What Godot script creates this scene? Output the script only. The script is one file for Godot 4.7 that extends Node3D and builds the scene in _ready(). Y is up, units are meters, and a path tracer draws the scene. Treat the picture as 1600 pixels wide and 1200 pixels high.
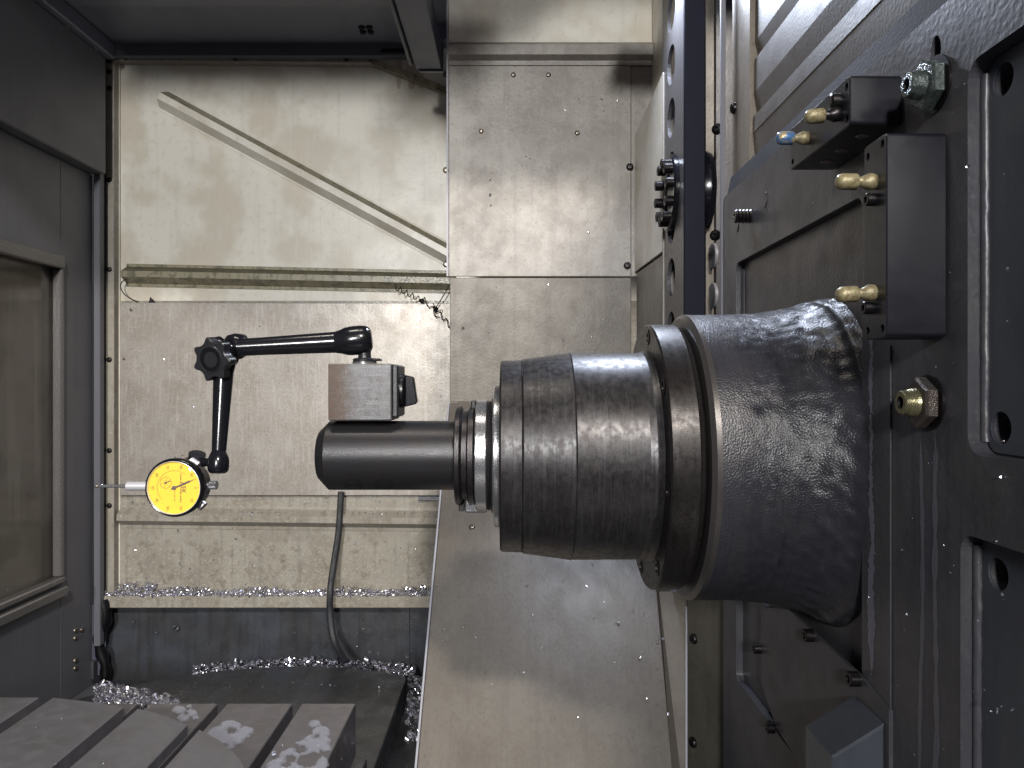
extends Node3D
# Inside of a horizontal machining centre: spindle, boring bar, dial indicator on a magnetic stand.

const CY := 1.4        # eye height
const F := 1200.0      # focal length in pixels of the 1600-wide photograph
var M := {}
var rng := RandomNumberGenerator.new()
var button_head: ArrayMesh
var socket_head: ArrayMesh

# ------------------------------------------------------------------ mesh builder
class MB:
	var v := PackedVector3Array()
	var n := PackedVector3Array()
	var uv := PackedVector2Array()

	func tri(a: Vector3, b: Vector3, c: Vector3, out: Vector3) -> void:
		var k := (b - a).cross(c - a)
		if k.length_squared() < 1e-20:
			return
		if k.dot(out) > 0.0:
			var t := b
			b = c
			c = t
			k = -k
		var m := -k.normalized()
		for p in [a, b, c]:
			v.append(p)
			n.append(m)
			uv.append(Vector2(p.x, p.y))

	func tri_n(a: Vector3, b: Vector3, c: Vector3, na: Vector3, nb: Vector3, nc: Vector3, ua := Vector2(), ub := Vector2(), uc := Vector2()) -> void:
		var k := (b - a).cross(c - a)
		if k.length_squared() < 1e-22:
			return
		if k.dot(na + nb + nc) > 0.0:
			v.append_array([a, c, b])
			n.append_array([na, nc, nb])
			uv.append_array([ua, uc, ub])
		else:
			v.append_array([a, b, c])
			n.append_array([na, nb, nc])
			uv.append_array([ua, ub, uc])

	func quad(a: Vector3, b: Vector3, c: Vector3, d: Vector3, out: Vector3) -> void:
		tri(a, b, c, out)
		tri(a, c, d, out)

	func quad_n(p: Array, nn: Array, u := [Vector2(), Vector2(), Vector2(), Vector2()]) -> void:
		tri_n(p[0], p[1], p[2], nn[0], nn[1], nn[2], u[0], u[1], u[2])
		tri_n(p[0], p[2], p[3], nn[0], nn[2], nn[3], u[0], u[2], u[3])

	# box with chamfered edges, between two corners, in the frame xf
	func box(lo: Vector3, hi: Vector3, ch := 0.0, xf := Transform3D()) -> void:
		var c := (lo + hi) / 2.0
		var h := (hi - lo).abs() / 2.0
		ch = minf(ch, minf(h.x, minf(h.y, h.z)) * 0.9)
		var g := func(sx: float, sy: float, sz: float, ax: int) -> Vector3:
			var p := Vector3(sx * (h.x - ch), sy * (h.y - ch), sz * (h.z - ch))
			p[ax] = [sx, sy, sz][ax] * h[ax]
			return xf * (c + p)
		for ax in 3:
			for s in [-1.0, 1.0]:
				var q := []
				for w in [[-1.0, -1.0], [1.0, -1.0], [1.0, 1.0], [-1.0, 1.0]]:
					var a := [0.0, 0.0, 0.0]
					a[ax] = s
					a[(ax + 1) % 3] = w[0]
					a[(ax + 2) % 3] = w[1]
					q.append(g.call(a[0], a[1], a[2], ax))
				var o := Vector3()
				o[ax] = s
				quad(q[0], q[1], q[2], q[3], xf.basis * o)
		if ch <= 0.0:
			return
		for ax in 3:      # edges parallel to ax
			var b1 := (ax + 1) % 3
			var b2 := (ax + 2) % 3
			for s1 in [-1.0, 1.0]:
				for s2 in [-1.0, 1.0]:
					var q := []
					for w in [[-1.0, b1], [1.0, b1], [1.0, b2], [-1.0, b2]]:
						var a := [0.0, 0.0, 0.0]
						a[ax] = w[0]
						a[b1] = s1
						a[b2] = s2
						q.append(g.call(a[0], a[1], a[2], w[1]))
					var o := Vector3()
					o[b1] = s1
					o[b2] = s2
					quad(q[0], q[1], q[2], q[3], xf.basis * o)
		for sx in [-1.0, 1.0]:
			for sy in [-1.0, 1.0]:
				for sz in [-1.0, 1.0]:
					tri(g.call(sx, sy, sz, 0), g.call(sx, sy, sz, 1), g.call(sx, sy, sz, 2), xf.basis * Vector3(sx, sy, sz))

	# profile of (x, r) turned about the local x axis
	func lathe(p: Array, xf := Transform3D(), seg := 48, smooth_deg := 35.0, wobble = null) -> void:
		var k := p.size()
		var sn := []
		for i in k - 1:
			var e: Vector2 = p[i + 1] - p[i]
			sn.append(Vector2(-e.y, e.x).normalized())
		var along := [0.0]
		for i in k - 1:
			along.append(along[i] + (p[i + 1] - p[i]).length())
		for i in k - 1:
			var n0: Vector2 = sn[i]
			var n1: Vector2 = sn[i]
			if i > 0 and absf(rad_to_deg(sn[i].angle_to(sn[i - 1]))) < smooth_deg:
				n0 = (sn[i] + sn[i - 1]).normalized()
			if i < k - 2 and absf(rad_to_deg(sn[i].angle_to(sn[i + 1]))) < smooth_deg:
				n1 = (sn[i] + sn[i + 1]).normalized()
			var ref := [p[i]]
			for j in seg:
				var a0 := TAU * j / seg
				var a1 := TAU * (j + 1) / seg
				var f := func(q: Vector2, a: float) -> Vector3:
					var r := q.y
					if wobble != null:
						r += wobble.call(q.x, a)
					return xf * Vector3(q.x, r * cos(a), r * sin(a))
				var m := func(q: Vector2, a: float) -> Vector3:
					if wobble != null:
						var e := 0.0012
						var rr := func(x: float, b: float) -> float: return p[i].y + wobble.call(x, b)
						var dx: float = (rr.call(ref[0].x + e, a) - rr.call(ref[0].x - e, a)) / (2.0 * e)
						var r0: float = rr.call(ref[0].x, a)
						var da: float = (rr.call(ref[0].x, a + 0.01) - rr.call(ref[0].x, a - 0.01)) / (0.02 * r0)
						var ra := Vector3(0, cos(a), sin(a))
						var ta := Vector3(0, -sin(a), cos(a))
						return (xf.basis * (ra - Vector3(dx, 0, 0) - ta * da)).normalized()
					return (xf.basis * Vector3(q.x, q.y * cos(a), q.y * sin(a))).normalized()
				var nn := []
				for w in [[p[i], n0, a0], [p[i + 1], n1, a0], [p[i + 1], n1, a1], [p[i], n0, a1]]:
					ref[0] = w[0]
					nn.append(m.call(w[1], w[2]))
				quad_n([f.call(p[i], a0), f.call(p[i + 1], a0), f.call(p[i + 1], a1), f.call(p[i], a1)],
					nn,
					[Vector2(along[i], float(j) / seg), Vector2(along[i + 1], float(j) / seg), Vector2(along[i + 1], float(j + 1) / seg), Vector2(along[i], float(j + 1) / seg)])

	# round tube along points; radii one per point
	func tube(pts: Array, radii: Array, seg := 10, flat := 1.0) -> void:
		var side := Vector3.UP
		var rings := []
		var norms := []
		for i in pts.size():
			var t: Vector3 = (pts[mini(i + 1, pts.size() - 1)] - pts[maxi(i - 1, 0)]).normalized()
			if i == 0:
				side = t.cross(Vector3(0.3, 0.2, 0.9)).normalized()
			side = (side - t * side.dot(t)).normalized()
			var up := t.cross(side)
			var ring := []
			var nn := []
			for j in seg + 1:
				var a := TAU * j / seg
				var o: Vector3 = side * cos(a) + up * sin(a) * flat
				ring.append(pts[i] + o * radii[i])
				nn.append((side * cos(a) * flat + up * sin(a)).normalized())
			rings.append(ring)
			norms.append(nn)
		for i in pts.size() - 1:
			for j in seg:
				quad_n([rings[i][j], rings[i + 1][j], rings[i + 1][j + 1], rings[i][j + 1]], [norms[i][j], norms[i + 1][j], norms[i + 1][j + 1], norms[i][j + 1]])
		for e in [0, pts.size() - 1]:
			var o: Vector3 = pts[e] - pts[1 if e == 0 else e - 1]
			for j in seg:
				tri(pts[e], rings[e][j], rings[e][j + 1], o)

	static func inset(poly: PackedVector2Array, d: float) -> PackedVector2Array:
		var out := PackedVector2Array()
		var k := poly.size()
		var area := 0.0
		for i in k:
			area += poly[i].cross(poly[(i + 1) % k])
		var s := signf(area)
		for i in k:
			var a := (poly[i] - poly[(i + k - 1) % k]).normalized()
			var b := (poly[(i + 1) % k] - poly[i]).normalized()
			var na := Vector2(-a.y, a.x) * s
			var nb := Vector2(-b.y, b.x) * s
			var m := (na + nb)
			m = m / maxf(m.length_squared() / 2.0, 0.3)
			out.append(poly[i] + m * d)
		return out

	# polygon in local x,y pushed from z = 0 to z = t, chamfered by ch on both rims
	func extrude(poly: PackedVector2Array, t: float, xf := Transform3D(), ch := 0.0, smooth := false) -> void:
		var inner := inset(poly, ch) if ch > 0.0 else poly
		var idx := Geometry2D.triangulate_polygon(inner)
		var zs := [0.0, t]
		for e in 2:
			var o := xf.basis * Vector3(0, 0, signf(zs[e] - zs[1 - e]))
			for i in range(0, idx.size(), 3):
				var q := []
				for j in 3:
					var w := inner[idx[i + j]]
					q.append(xf * Vector3(w.x, w.y, zs[e]))
				tri(q[0], q[1], q[2], o)
		var k := poly.size()
		var area := 0.0
		for i in k:
			area += poly[i].cross(poly[(i + 1) % k])
		var s := signf(area)
		var sg := signf(t)
		for i in k:
			var j := (i + 1) % k
			var e := (poly[j] - poly[i]).normalized()
			var on := xf.basis * Vector3(e.y * s, -e.x * s, 0)
			var a0 := xf * Vector3(poly[i].x, poly[i].y, ch * sg)
			var a1 := xf * Vector3(poly[j].x, poly[j].y, ch * sg)
			var b0 := xf * Vector3(poly[i].x, poly[i].y, t - ch * sg)
			var b1 := xf * Vector3(poly[j].x, poly[j].y, t - ch * sg)
			if smooth:
				var h := (i + k - 1) % k
				var g := (j + 1) % k
				var ep := (poly[i] - poly[h]).normalized()
				var en := (poly[g] - poly[j]).normalized()
				var m0 := (e + ep).normalized()
				var m1 := (e + en).normalized()
				var x0 := xf.basis * Vector3(m0.y * s, -m0.x * s, 0)
				var x1 := xf.basis * Vector3(m1.y * s, -m1.x * s, 0)
				quad_n([a0, a1, b1, b0], [x0, x1, x1, x0])
			else:
				quad(a0, a1, b1, b0, on)
			if ch > 0.0:
				var zo := xf.basis * Vector3(0, 0, sg)
				quad(a0, a1, xf * Vector3(inner[j].x, inner[j].y, 0), xf * Vector3(inner[i].x, inner[i].y, 0), on - zo)
				quad(b0, b1, xf * Vector3(inner[j].x, inner[j].y, t), xf * Vector3(inner[i].x, inner[i].y, t), on + zo)

	func mesh() -> ArrayMesh:
		var a := []
		a.resize(Mesh.ARRAY_MAX)
		a[Mesh.ARRAY_VERTEX] = v
		a[Mesh.ARRAY_NORMAL] = n
		a[Mesh.ARRAY_TEX_UV] = uv
		var m := ArrayMesh.new()
		m.add_surface_from_arrays(Mesh.PRIMITIVE_TRIANGLES, a)
		return m

# ------------------------------------------------------------------ places
func P(px: float, py: float, d: float) -> Vector3:      # a point of the place at depth d
	return Vector3((px - 800.0) * d / F, CY - (py - 600.0) * d / F, -d)

func onx(px: float, py: float, x: float) -> Vector3:    # on the upright plane at that x
	return P(px, py, x * F / (px - 800.0))

func ony(px: float, py: float, y: float) -> Vector3:    # on the level plane at that height under the eye
	return P(px, py, -y * F / (py - 600.0))

# ------------------------------------------------------------------ naming
func thing(called: String, label: String, category: String, at := Vector3.ZERO, group := "") -> Node3D:
	var o := Node3D.new()
	o.name = called
	o.position = at
	add_child(o, true)
	return tag(o, label, category, group)

func tag(o: Node3D, label: String, category: String, group := "", kind := "") -> Node3D:
	if label:
		o.set_meta("label", label)
	if category:
		o.set_meta("category", category)
	if group:
		o.set_meta("group", group)
	if kind:
		o.set_meta("kind", kind)
	return o

func part(called: String, mesh: Mesh, mat: Material, parent: Node3D, xf := Transform3D(), label := "") -> MeshInstance3D:
	var o := MeshInstance3D.new()
	o.name = called
	o.mesh = mesh
	o.material_override = mat
	parent.add_child(o, true)
	# meshes are shaped where they stand in the place, so a part undoes its parent's place
	o.transform = parent.global_transform.affine_inverse() * xf if parent != self else xf
	if label:
		o.set_meta("label", label)
	return o

func bolt(parent: Node3D, at: Vector3, dir: Vector3, r: float, mat: Material, mesh: ArrayMesh, called := "bolt") -> MeshInstance3D:
	var x := dir.normalized()
	var y := x.cross(Vector3(0.123, 0.3, 0.95)).normalized()
	return part(called, mesh, mat, parent, Transform3D(Basis(x, y, x.cross(y)).scaled_local(Vector3(r, r, r)), at))

func one(called: String, mesh: Mesh, mat: Material, label: String, category: String, group := "", kind := "") -> MeshInstance3D:
	var o := part(called, mesh, mat, self)
	tag(o, label, category, group, kind)
	return o

# ------------------------------------------------------------------ computed textures
func noise(sd: int, freq: float, w: int, h: int, oct := 4, type := FastNoiseLite.TYPE_SIMPLEX_SMOOTH) -> PackedByteArray:
	var f := FastNoiseLite.new()
	f.seed = sd
	f.noise_type = type
	f.frequency = freq
	f.fractal_octaves = oct
	var im := f.get_seamless_image(w, h, false, false, 0.15, true)
	im.convert(Image.FORMAT_L8)
	return im.get_data()

func stretched(sd: int, freq: float, w: int, h: int, sw: int, sh: int, oct := 3) -> PackedByteArray:
	var im := Image.create_from_data(sw, sh, false, Image.FORMAT_L8, noise(sd, freq, sw, sh, oct))
	im.resize(w, h, Image.INTERPOLATE_CUBIC)
	return im.get_data()

func lut(lo: float, hi: float, k: float) -> PackedFloat32Array:
	var out := PackedFloat32Array()
	for i in 256:
		out.append(smoothstep(lo, hi, i / 255.0) * k)
	return out

# layers: [bytes, lo, hi, colour, strength]
func paint(s: int, base: Color, layers: Array, half := false) -> ImageTexture:
	if half:
		s /= 2
		for l in layers:
			var im := Image.create_from_data(s * 2, s * 2, false, Image.FORMAT_L8, l[0])
			im.resize(s, s, Image.INTERPOLATE_BILINEAR)
			l[0] = im.get_data()
	var r := PackedFloat32Array()
	var g := PackedFloat32Array()
	var b := PackedFloat32Array()
	r.resize(s * s)
	g.resize(s * s)
	b.resize(s * s)
	r.fill(base.r)
	g.fill(base.g)
	b.fill(base.b)
	for l in layers:
		var src: PackedByteArray = l[0]
		var t := lut(l[1], l[2], l[4])
		var c: Color = l[3]
		var cr := c.r
		var cg := c.g
		var cb := c.b
		for i in s * s:
			var k := t[src[i]]
			if k > 0.004:
				r[i] += (cr - r[i]) * k
				g[i] += (cg - g[i]) * k
				b[i] += (cb - b[i]) * k
	var out := PackedByteArray()
	out.resize(s * s * 3)
	for i in s * s:
		out[i * 3] = int(clampf(r[i], 0, 1) * 255.0)
		out[i * 3 + 1] = int(clampf(g[i], 0, 1) * 255.0)
		out[i * 3 + 2] = int(clampf(b[i], 0, 1) * 255.0)
	return ImageTexture.create_from_image(Image.create_from_data(s, s, false, Image.FORMAT_RGB8, out))

func grey(s: int, src: PackedByteArray, lo: float, hi: float, a: float, b: float) -> ImageTexture:
	var out := PackedByteArray()
	out.resize(s * s)
	for i in s * s:
		out[i] = int(255.0 * lerpf(a, b, smoothstep(lo, hi, src[i] / 255.0)))
	return ImageTexture.create_from_image(Image.create_from_data(s, s, false, Image.FORMAT_L8, out))

func mat(called: String, color: Color, rough: float, metal := 0.0, tex: Texture2D = null, rtex: Texture2D = null, bump: Texture2D = null, bump_cm := 0.0, scale := 1.0, spec := 0.5) -> StandardMaterial3D:
	var m := StandardMaterial3D.new()
	m.resource_name = called
	m.albedo_color = color
	m.roughness = rough
	m.metallic = metal
	m.metallic_specular = spec
	if tex:
		m.albedo_texture = tex
		m.albedo_color = Color.WHITE if color == Color.BLACK else color
	if rtex:
		m.roughness_texture = rtex
	if bump:
		m.heightmap_enabled = true
		m.heightmap_texture = bump
		m.heightmap_scale = bump_cm
	if tex or rtex or bump:
		m.uv1_triplanar = true
		m.uv1_world_triplanar = true
		m.uv1_triplanar_sharpness = 4.0
		m.uv1_scale = Vector3(scale, scale, scale)
	M[called] = m
	return m

func make_materials() -> void:
	var S := 1024
	var broad := noise(3, 0.004, S, S, 4)
	var mid := noise(11, 0.012, S, S, 5)
	var mid2 := noise(17, 0.02, S, S, 5)
	var fine := noise(23, 0.09, S, S, 4)
	var grain := noise(29, 0.25, S, S, 2)
	var runs := stretched(31, 0.03, S, S, 1024, 48, 4)
	var runs2 := stretched(37, 0.06, S, S, 1024, 96, 3)
	var cell := noise(41, 0.05, S, S, 2, FastNoiseLite.TYPE_CELLULAR)
	var worm := noise(43, 0.06, S, S, 5, FastNoiseLite.TYPE_PERLIN)
	var across := stretched(47, 0.05, S, S, 24, 1024, 3)

	var b_fine := grey(S, fine, 0.0, 1.0, 0.0, 1.0)
	var b_worm := grey(S, worm, 0.1, 0.9, 0.0, 1.0)
	var b_grain := grey(S, grain, 0.0, 1.0, 0.0, 1.0)
	var r_mid := grey(S, mid, 0.25, 0.8, 0.62, 1.0)
	var r_run := grey(S, runs2, 0.25, 0.8, 0.55, 1.0)
	var r_soft := grey(S, mid, 0.2, 0.85, 0.85, 1.0)
	var r_fine := grey(S, fine, 0.3, 0.8, 0.6, 1.0)

	var cream := paint(S, Color(0.865, 0.85, 0.805), [
		[broad, 0.38, 0.72, Color(0.74, 0.70, 0.63), 0.6], [runs, 0.50, 0.85, Color(0.79, 0.775, 0.74), 0.35], [runs2, 0.66, 0.95, Color(0.86, 0.85, 0.83), 0.3],
		[worm, 0.60, 0.80, Color(0.75, 0.715, 0.64), 0.3], [fine, 0.84, 0.96, Color(0.60, 0.56, 0.5), 0.2], [grain, 0.86, 0.95, Color(0.93, 0.93, 0.90), 0.5]])
	mat("cream", Color.BLACK, 0.40, 0.0, cream, r_soft, b_fine, 0.008, 1.1)
	var dirty := paint(S, Color(0.575, 0.56, 0.525), [
		[broad, 0.35, 0.7, Color(0.50, 0.475, 0.435), 0.6], [runs, 0.5, 0.85, Color(0.47, 0.455, 0.425), 0.5], [worm, 0.52, 0.75, Color(0.67, 0.64, 0.58), 0.3],
		[mid2, 0.55, 0.8, Color(0.42, 0.39, 0.34), 0.4], [fine, 0.66, 0.8, Color(0.75, 0.72, 0.66), 0.55], [grain, 0.8, 0.92, Color(0.9, 0.9, 0.88), 0.6]])
	mat("dirty_cream", Color.BLACK, 0.5, 0.0, dirty, r_fine, b_fine, 0.015, 1.4)
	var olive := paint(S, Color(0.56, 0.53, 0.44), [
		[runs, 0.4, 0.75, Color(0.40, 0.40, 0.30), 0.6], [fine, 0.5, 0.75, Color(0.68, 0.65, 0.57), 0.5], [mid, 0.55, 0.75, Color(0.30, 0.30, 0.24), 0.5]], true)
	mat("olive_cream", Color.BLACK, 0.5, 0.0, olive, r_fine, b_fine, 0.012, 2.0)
	var film := paint(S, Color(0.60, 0.575, 0.535), [
		[broad, 0.4, 0.7, Color(0.50, 0.47, 0.435), 0.55], [runs, 0.45, 0.8, Color(0.53, 0.50, 0.47), 0.5], [worm, 0.5, 0.75, Color(0.66, 0.64, 0.61), 0.25],
		[mid2, 0.58, 0.8, Color(0.50, 0.46, 0.42), 0.3], [fine, 0.62, 0.82, Color(0.43, 0.40, 0.37), 0.45], [grain, 0.80, 0.93, Color(0.84, 0.83, 0.81), 0.5]])
	mat("film", Color(0.93, 0.94, 0.96), 0.50, 0.1, film, r_soft, b_fine, 0.010, 1.3)
	mat("film_dark", Color(0.80, 0.78, 0.76), 0.42, 0.15, film, r_soft, b_fine, 0.010, 1.7)
	mat("plate_grey", Color(0.56, 0.57, 0.56), 0.5, 0.05, film, r_soft, b_fine, 0.008, 1.6)
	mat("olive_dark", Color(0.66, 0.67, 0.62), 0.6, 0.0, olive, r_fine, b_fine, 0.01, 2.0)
	mat("film_low", Color(0.66, 0.655, 0.65), 0.48, 0.15, film, r_soft, b_fine, 0.010, 1.5)
	mat("way", Color(0.56, 0.54, 0.53), 0.56, 0.1, film, r_soft, b_fine, 0.008, 1.9)
	var steel_plate := paint(S, Color(0.62, 0.60, 0.575), [
		[broad, 0.35, 0.7, Color(0.56, 0.53, 0.495), 0.55], [worm, 0.5, 0.72, Color(0.67, 0.66, 0.64), 0.35], [fine, 0.6, 0.8, Color(0.47, 0.43, 0.39), 0.5],
		[runs2, 0.55, 0.85, Color(0.70, 0.69, 0.68), 0.4], [grain, 0.82, 0.94, Color(0.88, 0.88, 0.87), 0.5]])
	mat("steel_plate", Color.BLACK, 0.44, 0.35, steel_plate, r_soft, b_fine, 0.010, 1.6)

	var door := paint(S, Color(0.36, 0.365, 0.395), [
		[runs, 0.4, 0.8, Color(0.325, 0.33, 0.352), 0.35], [broad, 0.4, 0.7, Color(0.385, 0.385, 0.405), 0.5], [fine, 0.7, 0.85, Color(0.39, 0.39, 0.41), 0.4]], true)
	mat("door_paint", Color.BLACK, 0.5, 0.0, door, r_soft, b_grain, 0.004, 0.9)
	mat("header_paint", Color(1.08, 1.10, 1.16), 0.5, 0.0, door, r_soft, b_grain, 0.004, 0.9)
	var trough := paint(S, Color(0.235, 0.24, 0.255), [
		[broad, 0.4, 0.75, Color(0.26, 0.28, 0.32), 0.6], [runs, 0.5, 0.85, Color(0.17, 0.168, 0.165), 0.35], [fine, 0.72, 0.86, Color(0.36, 0.36, 0.37), 0.5], [grain, 0.85, 0.95, Color(0.55, 0.56, 0.58), 0.5]], true)
	mat("trough", Color.BLACK, 0.42, 0.1, trough, r_mid, b_fine, 0.015, 1.3)
	var cast := paint(S, Color(0.21, 0.211, 0.23), [
		[broad, 0.35, 0.65, Color(0.245, 0.24, 0.242), 0.6], [runs, 0.45, 0.85, Color(0.185, 0.185, 0.205), 0.6], [worm, 0.56, 0.78, Color(0.26, 0.25, 0.245), 0.3],
		[mid, 0.5, 0.8, Color(0.185, 0.182, 0.195), 0.4], [fine, 0.74, 0.88, Color(0.37, 0.36, 0.36), 0.35]])
	mat("casting", Color(1.2, 1.2, 1.2), 0.42, 0.1, cast, r_soft, b_fine, 0.012, 1.7)
	mat("casting_rough", Color(0.78, 0.78, 0.82), 0.40, 0.05, cast, r_soft, b_fine, 0.024, 5.0, 0.45)
	mat("cast_matte", Color.BLACK, 0.75, 0.0, cast, null, b_fine, 0.02, 2.4, 0.2)
	var blue := paint(S, Color(0.245, 0.262, 0.292), [
		[broad, 0.4, 0.7, Color(0.215, 0.228, 0.258), 0.6], [runs, 0.5, 0.85, Color(0.28, 0.29, 0.31), 0.4], [fine, 0.76, 0.88, Color(0.42, 0.43, 0.45), 0.35]], true)
	mat("pocket", Color.BLACK, 0.42, 0.05, blue, r_soft, b_fine, 0.008, 1.8)

	var worn := paint(S, Color(0.33, 0.315, 0.305), [
		[broad, 0.35, 0.65, Color(0.25, 0.23, 0.222), 0.6], [mid, 0.42, 0.75, Color(0.37, 0.35, 0.335), 0.45], [worm, 0.5, 0.8, Color(0.235, 0.205, 0.195), 0.45],
		[mid2, 0.6, 0.8, Color(0.30, 0.235, 0.228), 0.4], [runs, 0.5, 0.85, Color(0.44, 0.43, 0.42), 0.45], [runs2, 0.58, 0.9, Color(0.19, 0.175, 0.17), 0.5], [fine, 0.62, 0.8, Color(0.16, 0.14, 0.13), 0.55], [grain, 0.82, 0.94, Color(0.52, 0.50, 0.48), 0.4]])
	mat("worn_steel", Color(0.66, 0.68, 0.72), 0.44, 0.6, worn, grey(S, mid2, 0.25, 0.75, 0.75, 1.0), b_grain, 0.003, 3.0)
	for k in ["worn_steel"]:
		M[k].uv1_triplanar = false
		M[k].uv1_world_triplanar = false
		M[k].uv1_scale = Vector3(5.5, 3.0, 1.0)
	mat("ring_steel", Color(0.54, 0.54, 0.56), 0.40, 0.6, worn, grey(S, worm, 0.25, 0.75, 0.75, 1.0), b_grain, 0.003, 2.6)
	mat("bright_steel", Color(0.66, 0.66, 0.67), 0.30, 0.85, null, r_fine, b_grain, 0.004, 6.0)
	mat("edge_steel", Color(0.44, 0.44, 0.46), 0.35, 0.7, null, r_soft, b_grain, 0.004, 5.0)
	mat("rim_steel", Color(0.29, 0.28, 0.28), 0.36, 0.6, null, r_soft, b_grain, 0.004, 5.0)
	var ox := paint(512, Color(0.165, 0.165, 0.178), [
		[noise(61, 0.02, 512, 512, 4), 0.4, 0.75, Color(0.18, 0.165, 0.165), 0.6], [noise(62, 0.3, 512, 512, 2), 0.72, 0.9, Color(0.28, 0.27, 0.27), 0.5]])
	mat("black_oxide", Color.BLACK, 0.50, 0.5, ox, r_fine, b_grain, 0.006, 6.0)
	mat("oxide_ring", Color(1.25, 1.22, 1.2), 0.4, 0.8, ox, r_fine, b_grain, 0.01, 9.0)
	mat("black_gloss", Color(0.085, 0.086, 0.105), 0.26, 0.15, null, r_fine, null, 0.0, 7.0)
	mat("black_satin", Color(0.13, 0.13, 0.145), 0.42, 0.0, null, r_fine, b_grain, 0.006, 9.0)
	mat("black_plastic", Color(0.045, 0.047, 0.06), 0.32)
	mat("navy", Color(0.10, 0.105, 0.155), 0.5, 0.0, null, null, b_grain, 0.002, 4.0, 0.25)
	mat("anodised", Color(0.33, 0.325, 0.335), 0.4, 0.3, null, r_soft, b_grain, 0.002, 6.0)
	mat("anodised_dark", Color(0.095, 0.095, 0.125), 0.38, 0.1, null, r_soft, b_grain, 0.002, 6.0)
	mat("gap_black", Color(0.02, 0.02, 0.025), 0.6)
	mat("dark_bolt", Color(0.20, 0.19, 0.195), 0.34, 0.85)
	mat("zinc_bolt", Color(0.50, 0.47, 0.43), 0.35, 0.85)
	var rust := paint(512, Color(0.36, 0.36, 0.368), [
		[noise(71, 0.02, 512, 512, 5), 0.4, 0.7, Color(0.31, 0.30, 0.298), 0.6], [stretched(72, 0.05, 512, 512, 32, 512), 0.55, 0.8, Color(0.43, 0.43, 0.435), 0.5], [noise(73, 0.08, 512, 512, 4), 0.72, 0.84, Color(0.24, 0.235, 0.24), 0.6]])
	mat("magnet_steel", Color.BLACK, 0.5, 0.45, rust, r_fine, b_fine, 0.01, 8.0)
	var brown := paint(512, Color(0.43, 0.37, 0.33), [
		[noise(74, 0.03, 512, 512, 5), 0.38, 0.7, Color(0.46, 0.33, 0.25), 0.75], [noise(75, 0.09, 512, 512, 4), 0.55, 0.8, Color(0.58, 0.50, 0.43), 0.5], [noise(76, 0.2, 512, 512, 3), 0.75, 0.9, Color(0.24, 0.17, 0.13), 0.6]])
	mat("rust", Color.BLACK, 0.6, 0.15, brown, r_fine, b_fine, 0.01, 9.0)
	var brass := paint(512, Color(0.74, 0.64, 0.42), [[noise(81, 0.03, 512, 512, 4), 0.4, 0.75, Color(0.52, 0.42, 0.24), 0.7], [noise(82, 0.12, 512, 512, 3), 0.68, 0.85, Color(0.30, 0.24, 0.15), 0.6]])
	mat("brass", Color(0.72, 0.78, 0.92), 0.55, 0.25, brass, r_fine, b_fine, 0.01, 12.0)
	var bluebrass := paint(512, Color(0.28, 0.42, 0.60), [[noise(83, 0.02, 512, 512, 4), 0.52, 0.66, Color(0.66, 0.57, 0.40), 0.9], [noise(84, 0.12, 512, 512, 3), 0.68, 0.85, Color(0.14, 0.18, 0.24), 0.6]])
	mat("painted_brass", Color.BLACK, 0.4, 0.3, bluebrass, r_fine, b_fine, 0.01, 7.0)
	mat("plug_brass", Color(0.56, 0.54, 0.42), 0.36, 0.75, null, r_fine, b_fine, 0.01, 10.0)
	mat("nut_brown", Color(0.35, 0.32, 0.30), 0.45, 0.6, null, r_fine, b_fine, 0.02, 9.0)
	var verd := paint(512, Color(0.31, 0.345, 0.335), [[noise(85, 0.03, 512, 512, 4), 0.4, 0.7, Color(0.21, 0.235, 0.235), 0.7], [noise(86, 0.1, 512, 512, 3), 0.64, 0.8, Color(0.52, 0.58, 0.55), 0.5]])
	mat("green_nut", Color.BLACK, 0.28, 0.4, verd, r_fine, b_fine, 0.02, 14.0)
	var table := paint(S, Color(0.395, 0.39, 0.405), [
		[broad, 0.4, 0.7, Color(0.36, 0.352, 0.355), 0.5], [mid, 0.5, 0.8, Color(0.43, 0.425, 0.435), 0.5], [fine, 0.76, 0.9, Color(0.58, 0.57, 0.57), 0.4]], true)
	mat("table_top", Color.BLACK, 0.55, 0.15, table, r_mid, b_grain, 0.006, 2.5)
	mat("table_rear", Color(0.98, 0.97, 0.965), 0.46, 0.3, table, r_mid, b_grain, 0.006, 3.1)
	mat("table_side", Color(0.12, 0.12, 0.13), 0.6, 0.0)
	var milk := StandardMaterial3D.new()
	milk.albedo_color = Color(0.72, 0.73, 0.78, 0.27)
	milk.transparency = BaseMaterial3D.TRANSPARENCY_ALPHA
	milk.roughness = 0.3
	M.milk = milk
	var stain := StandardMaterial3D.new()
	stain.albedo_color = Color(0.52, 0.52, 0.57, 0.30)
	stain.transparency = BaseMaterial3D.TRANSPARENCY_ALPHA
	stain.roughness = 0.35
	M.stain = stain
	var res: StandardMaterial3D = stain.duplicate()
	res.albedo_color = Color(0.56, 0.56, 0.62, 0.42)
	M.residue = res
	var pane := StandardMaterial3D.new()
	pane.albedo_texture = paint(512, Color(0.36, 0.345, 0.325), [[noise(91, 0.006, 512, 512, 4), 0.35, 0.7, Color(0.28, 0.265, 0.245), 0.7], [stretched(92, 0.03, 512, 512, 512, 24), 0.5, 0.85, Color(0.44, 0.43, 0.41), 0.5], [noise(93, 0.1, 512, 512, 3), 0.78, 0.9, Color(0.6, 0.58, 0.55), 0.3]])
	pane.roughness = 0.14
	pane.uv1_triplanar = true
	pane.uv1_world_triplanar = true
	pane.uv1_scale = Vector3(1.3, 1.3, 1.3)
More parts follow.
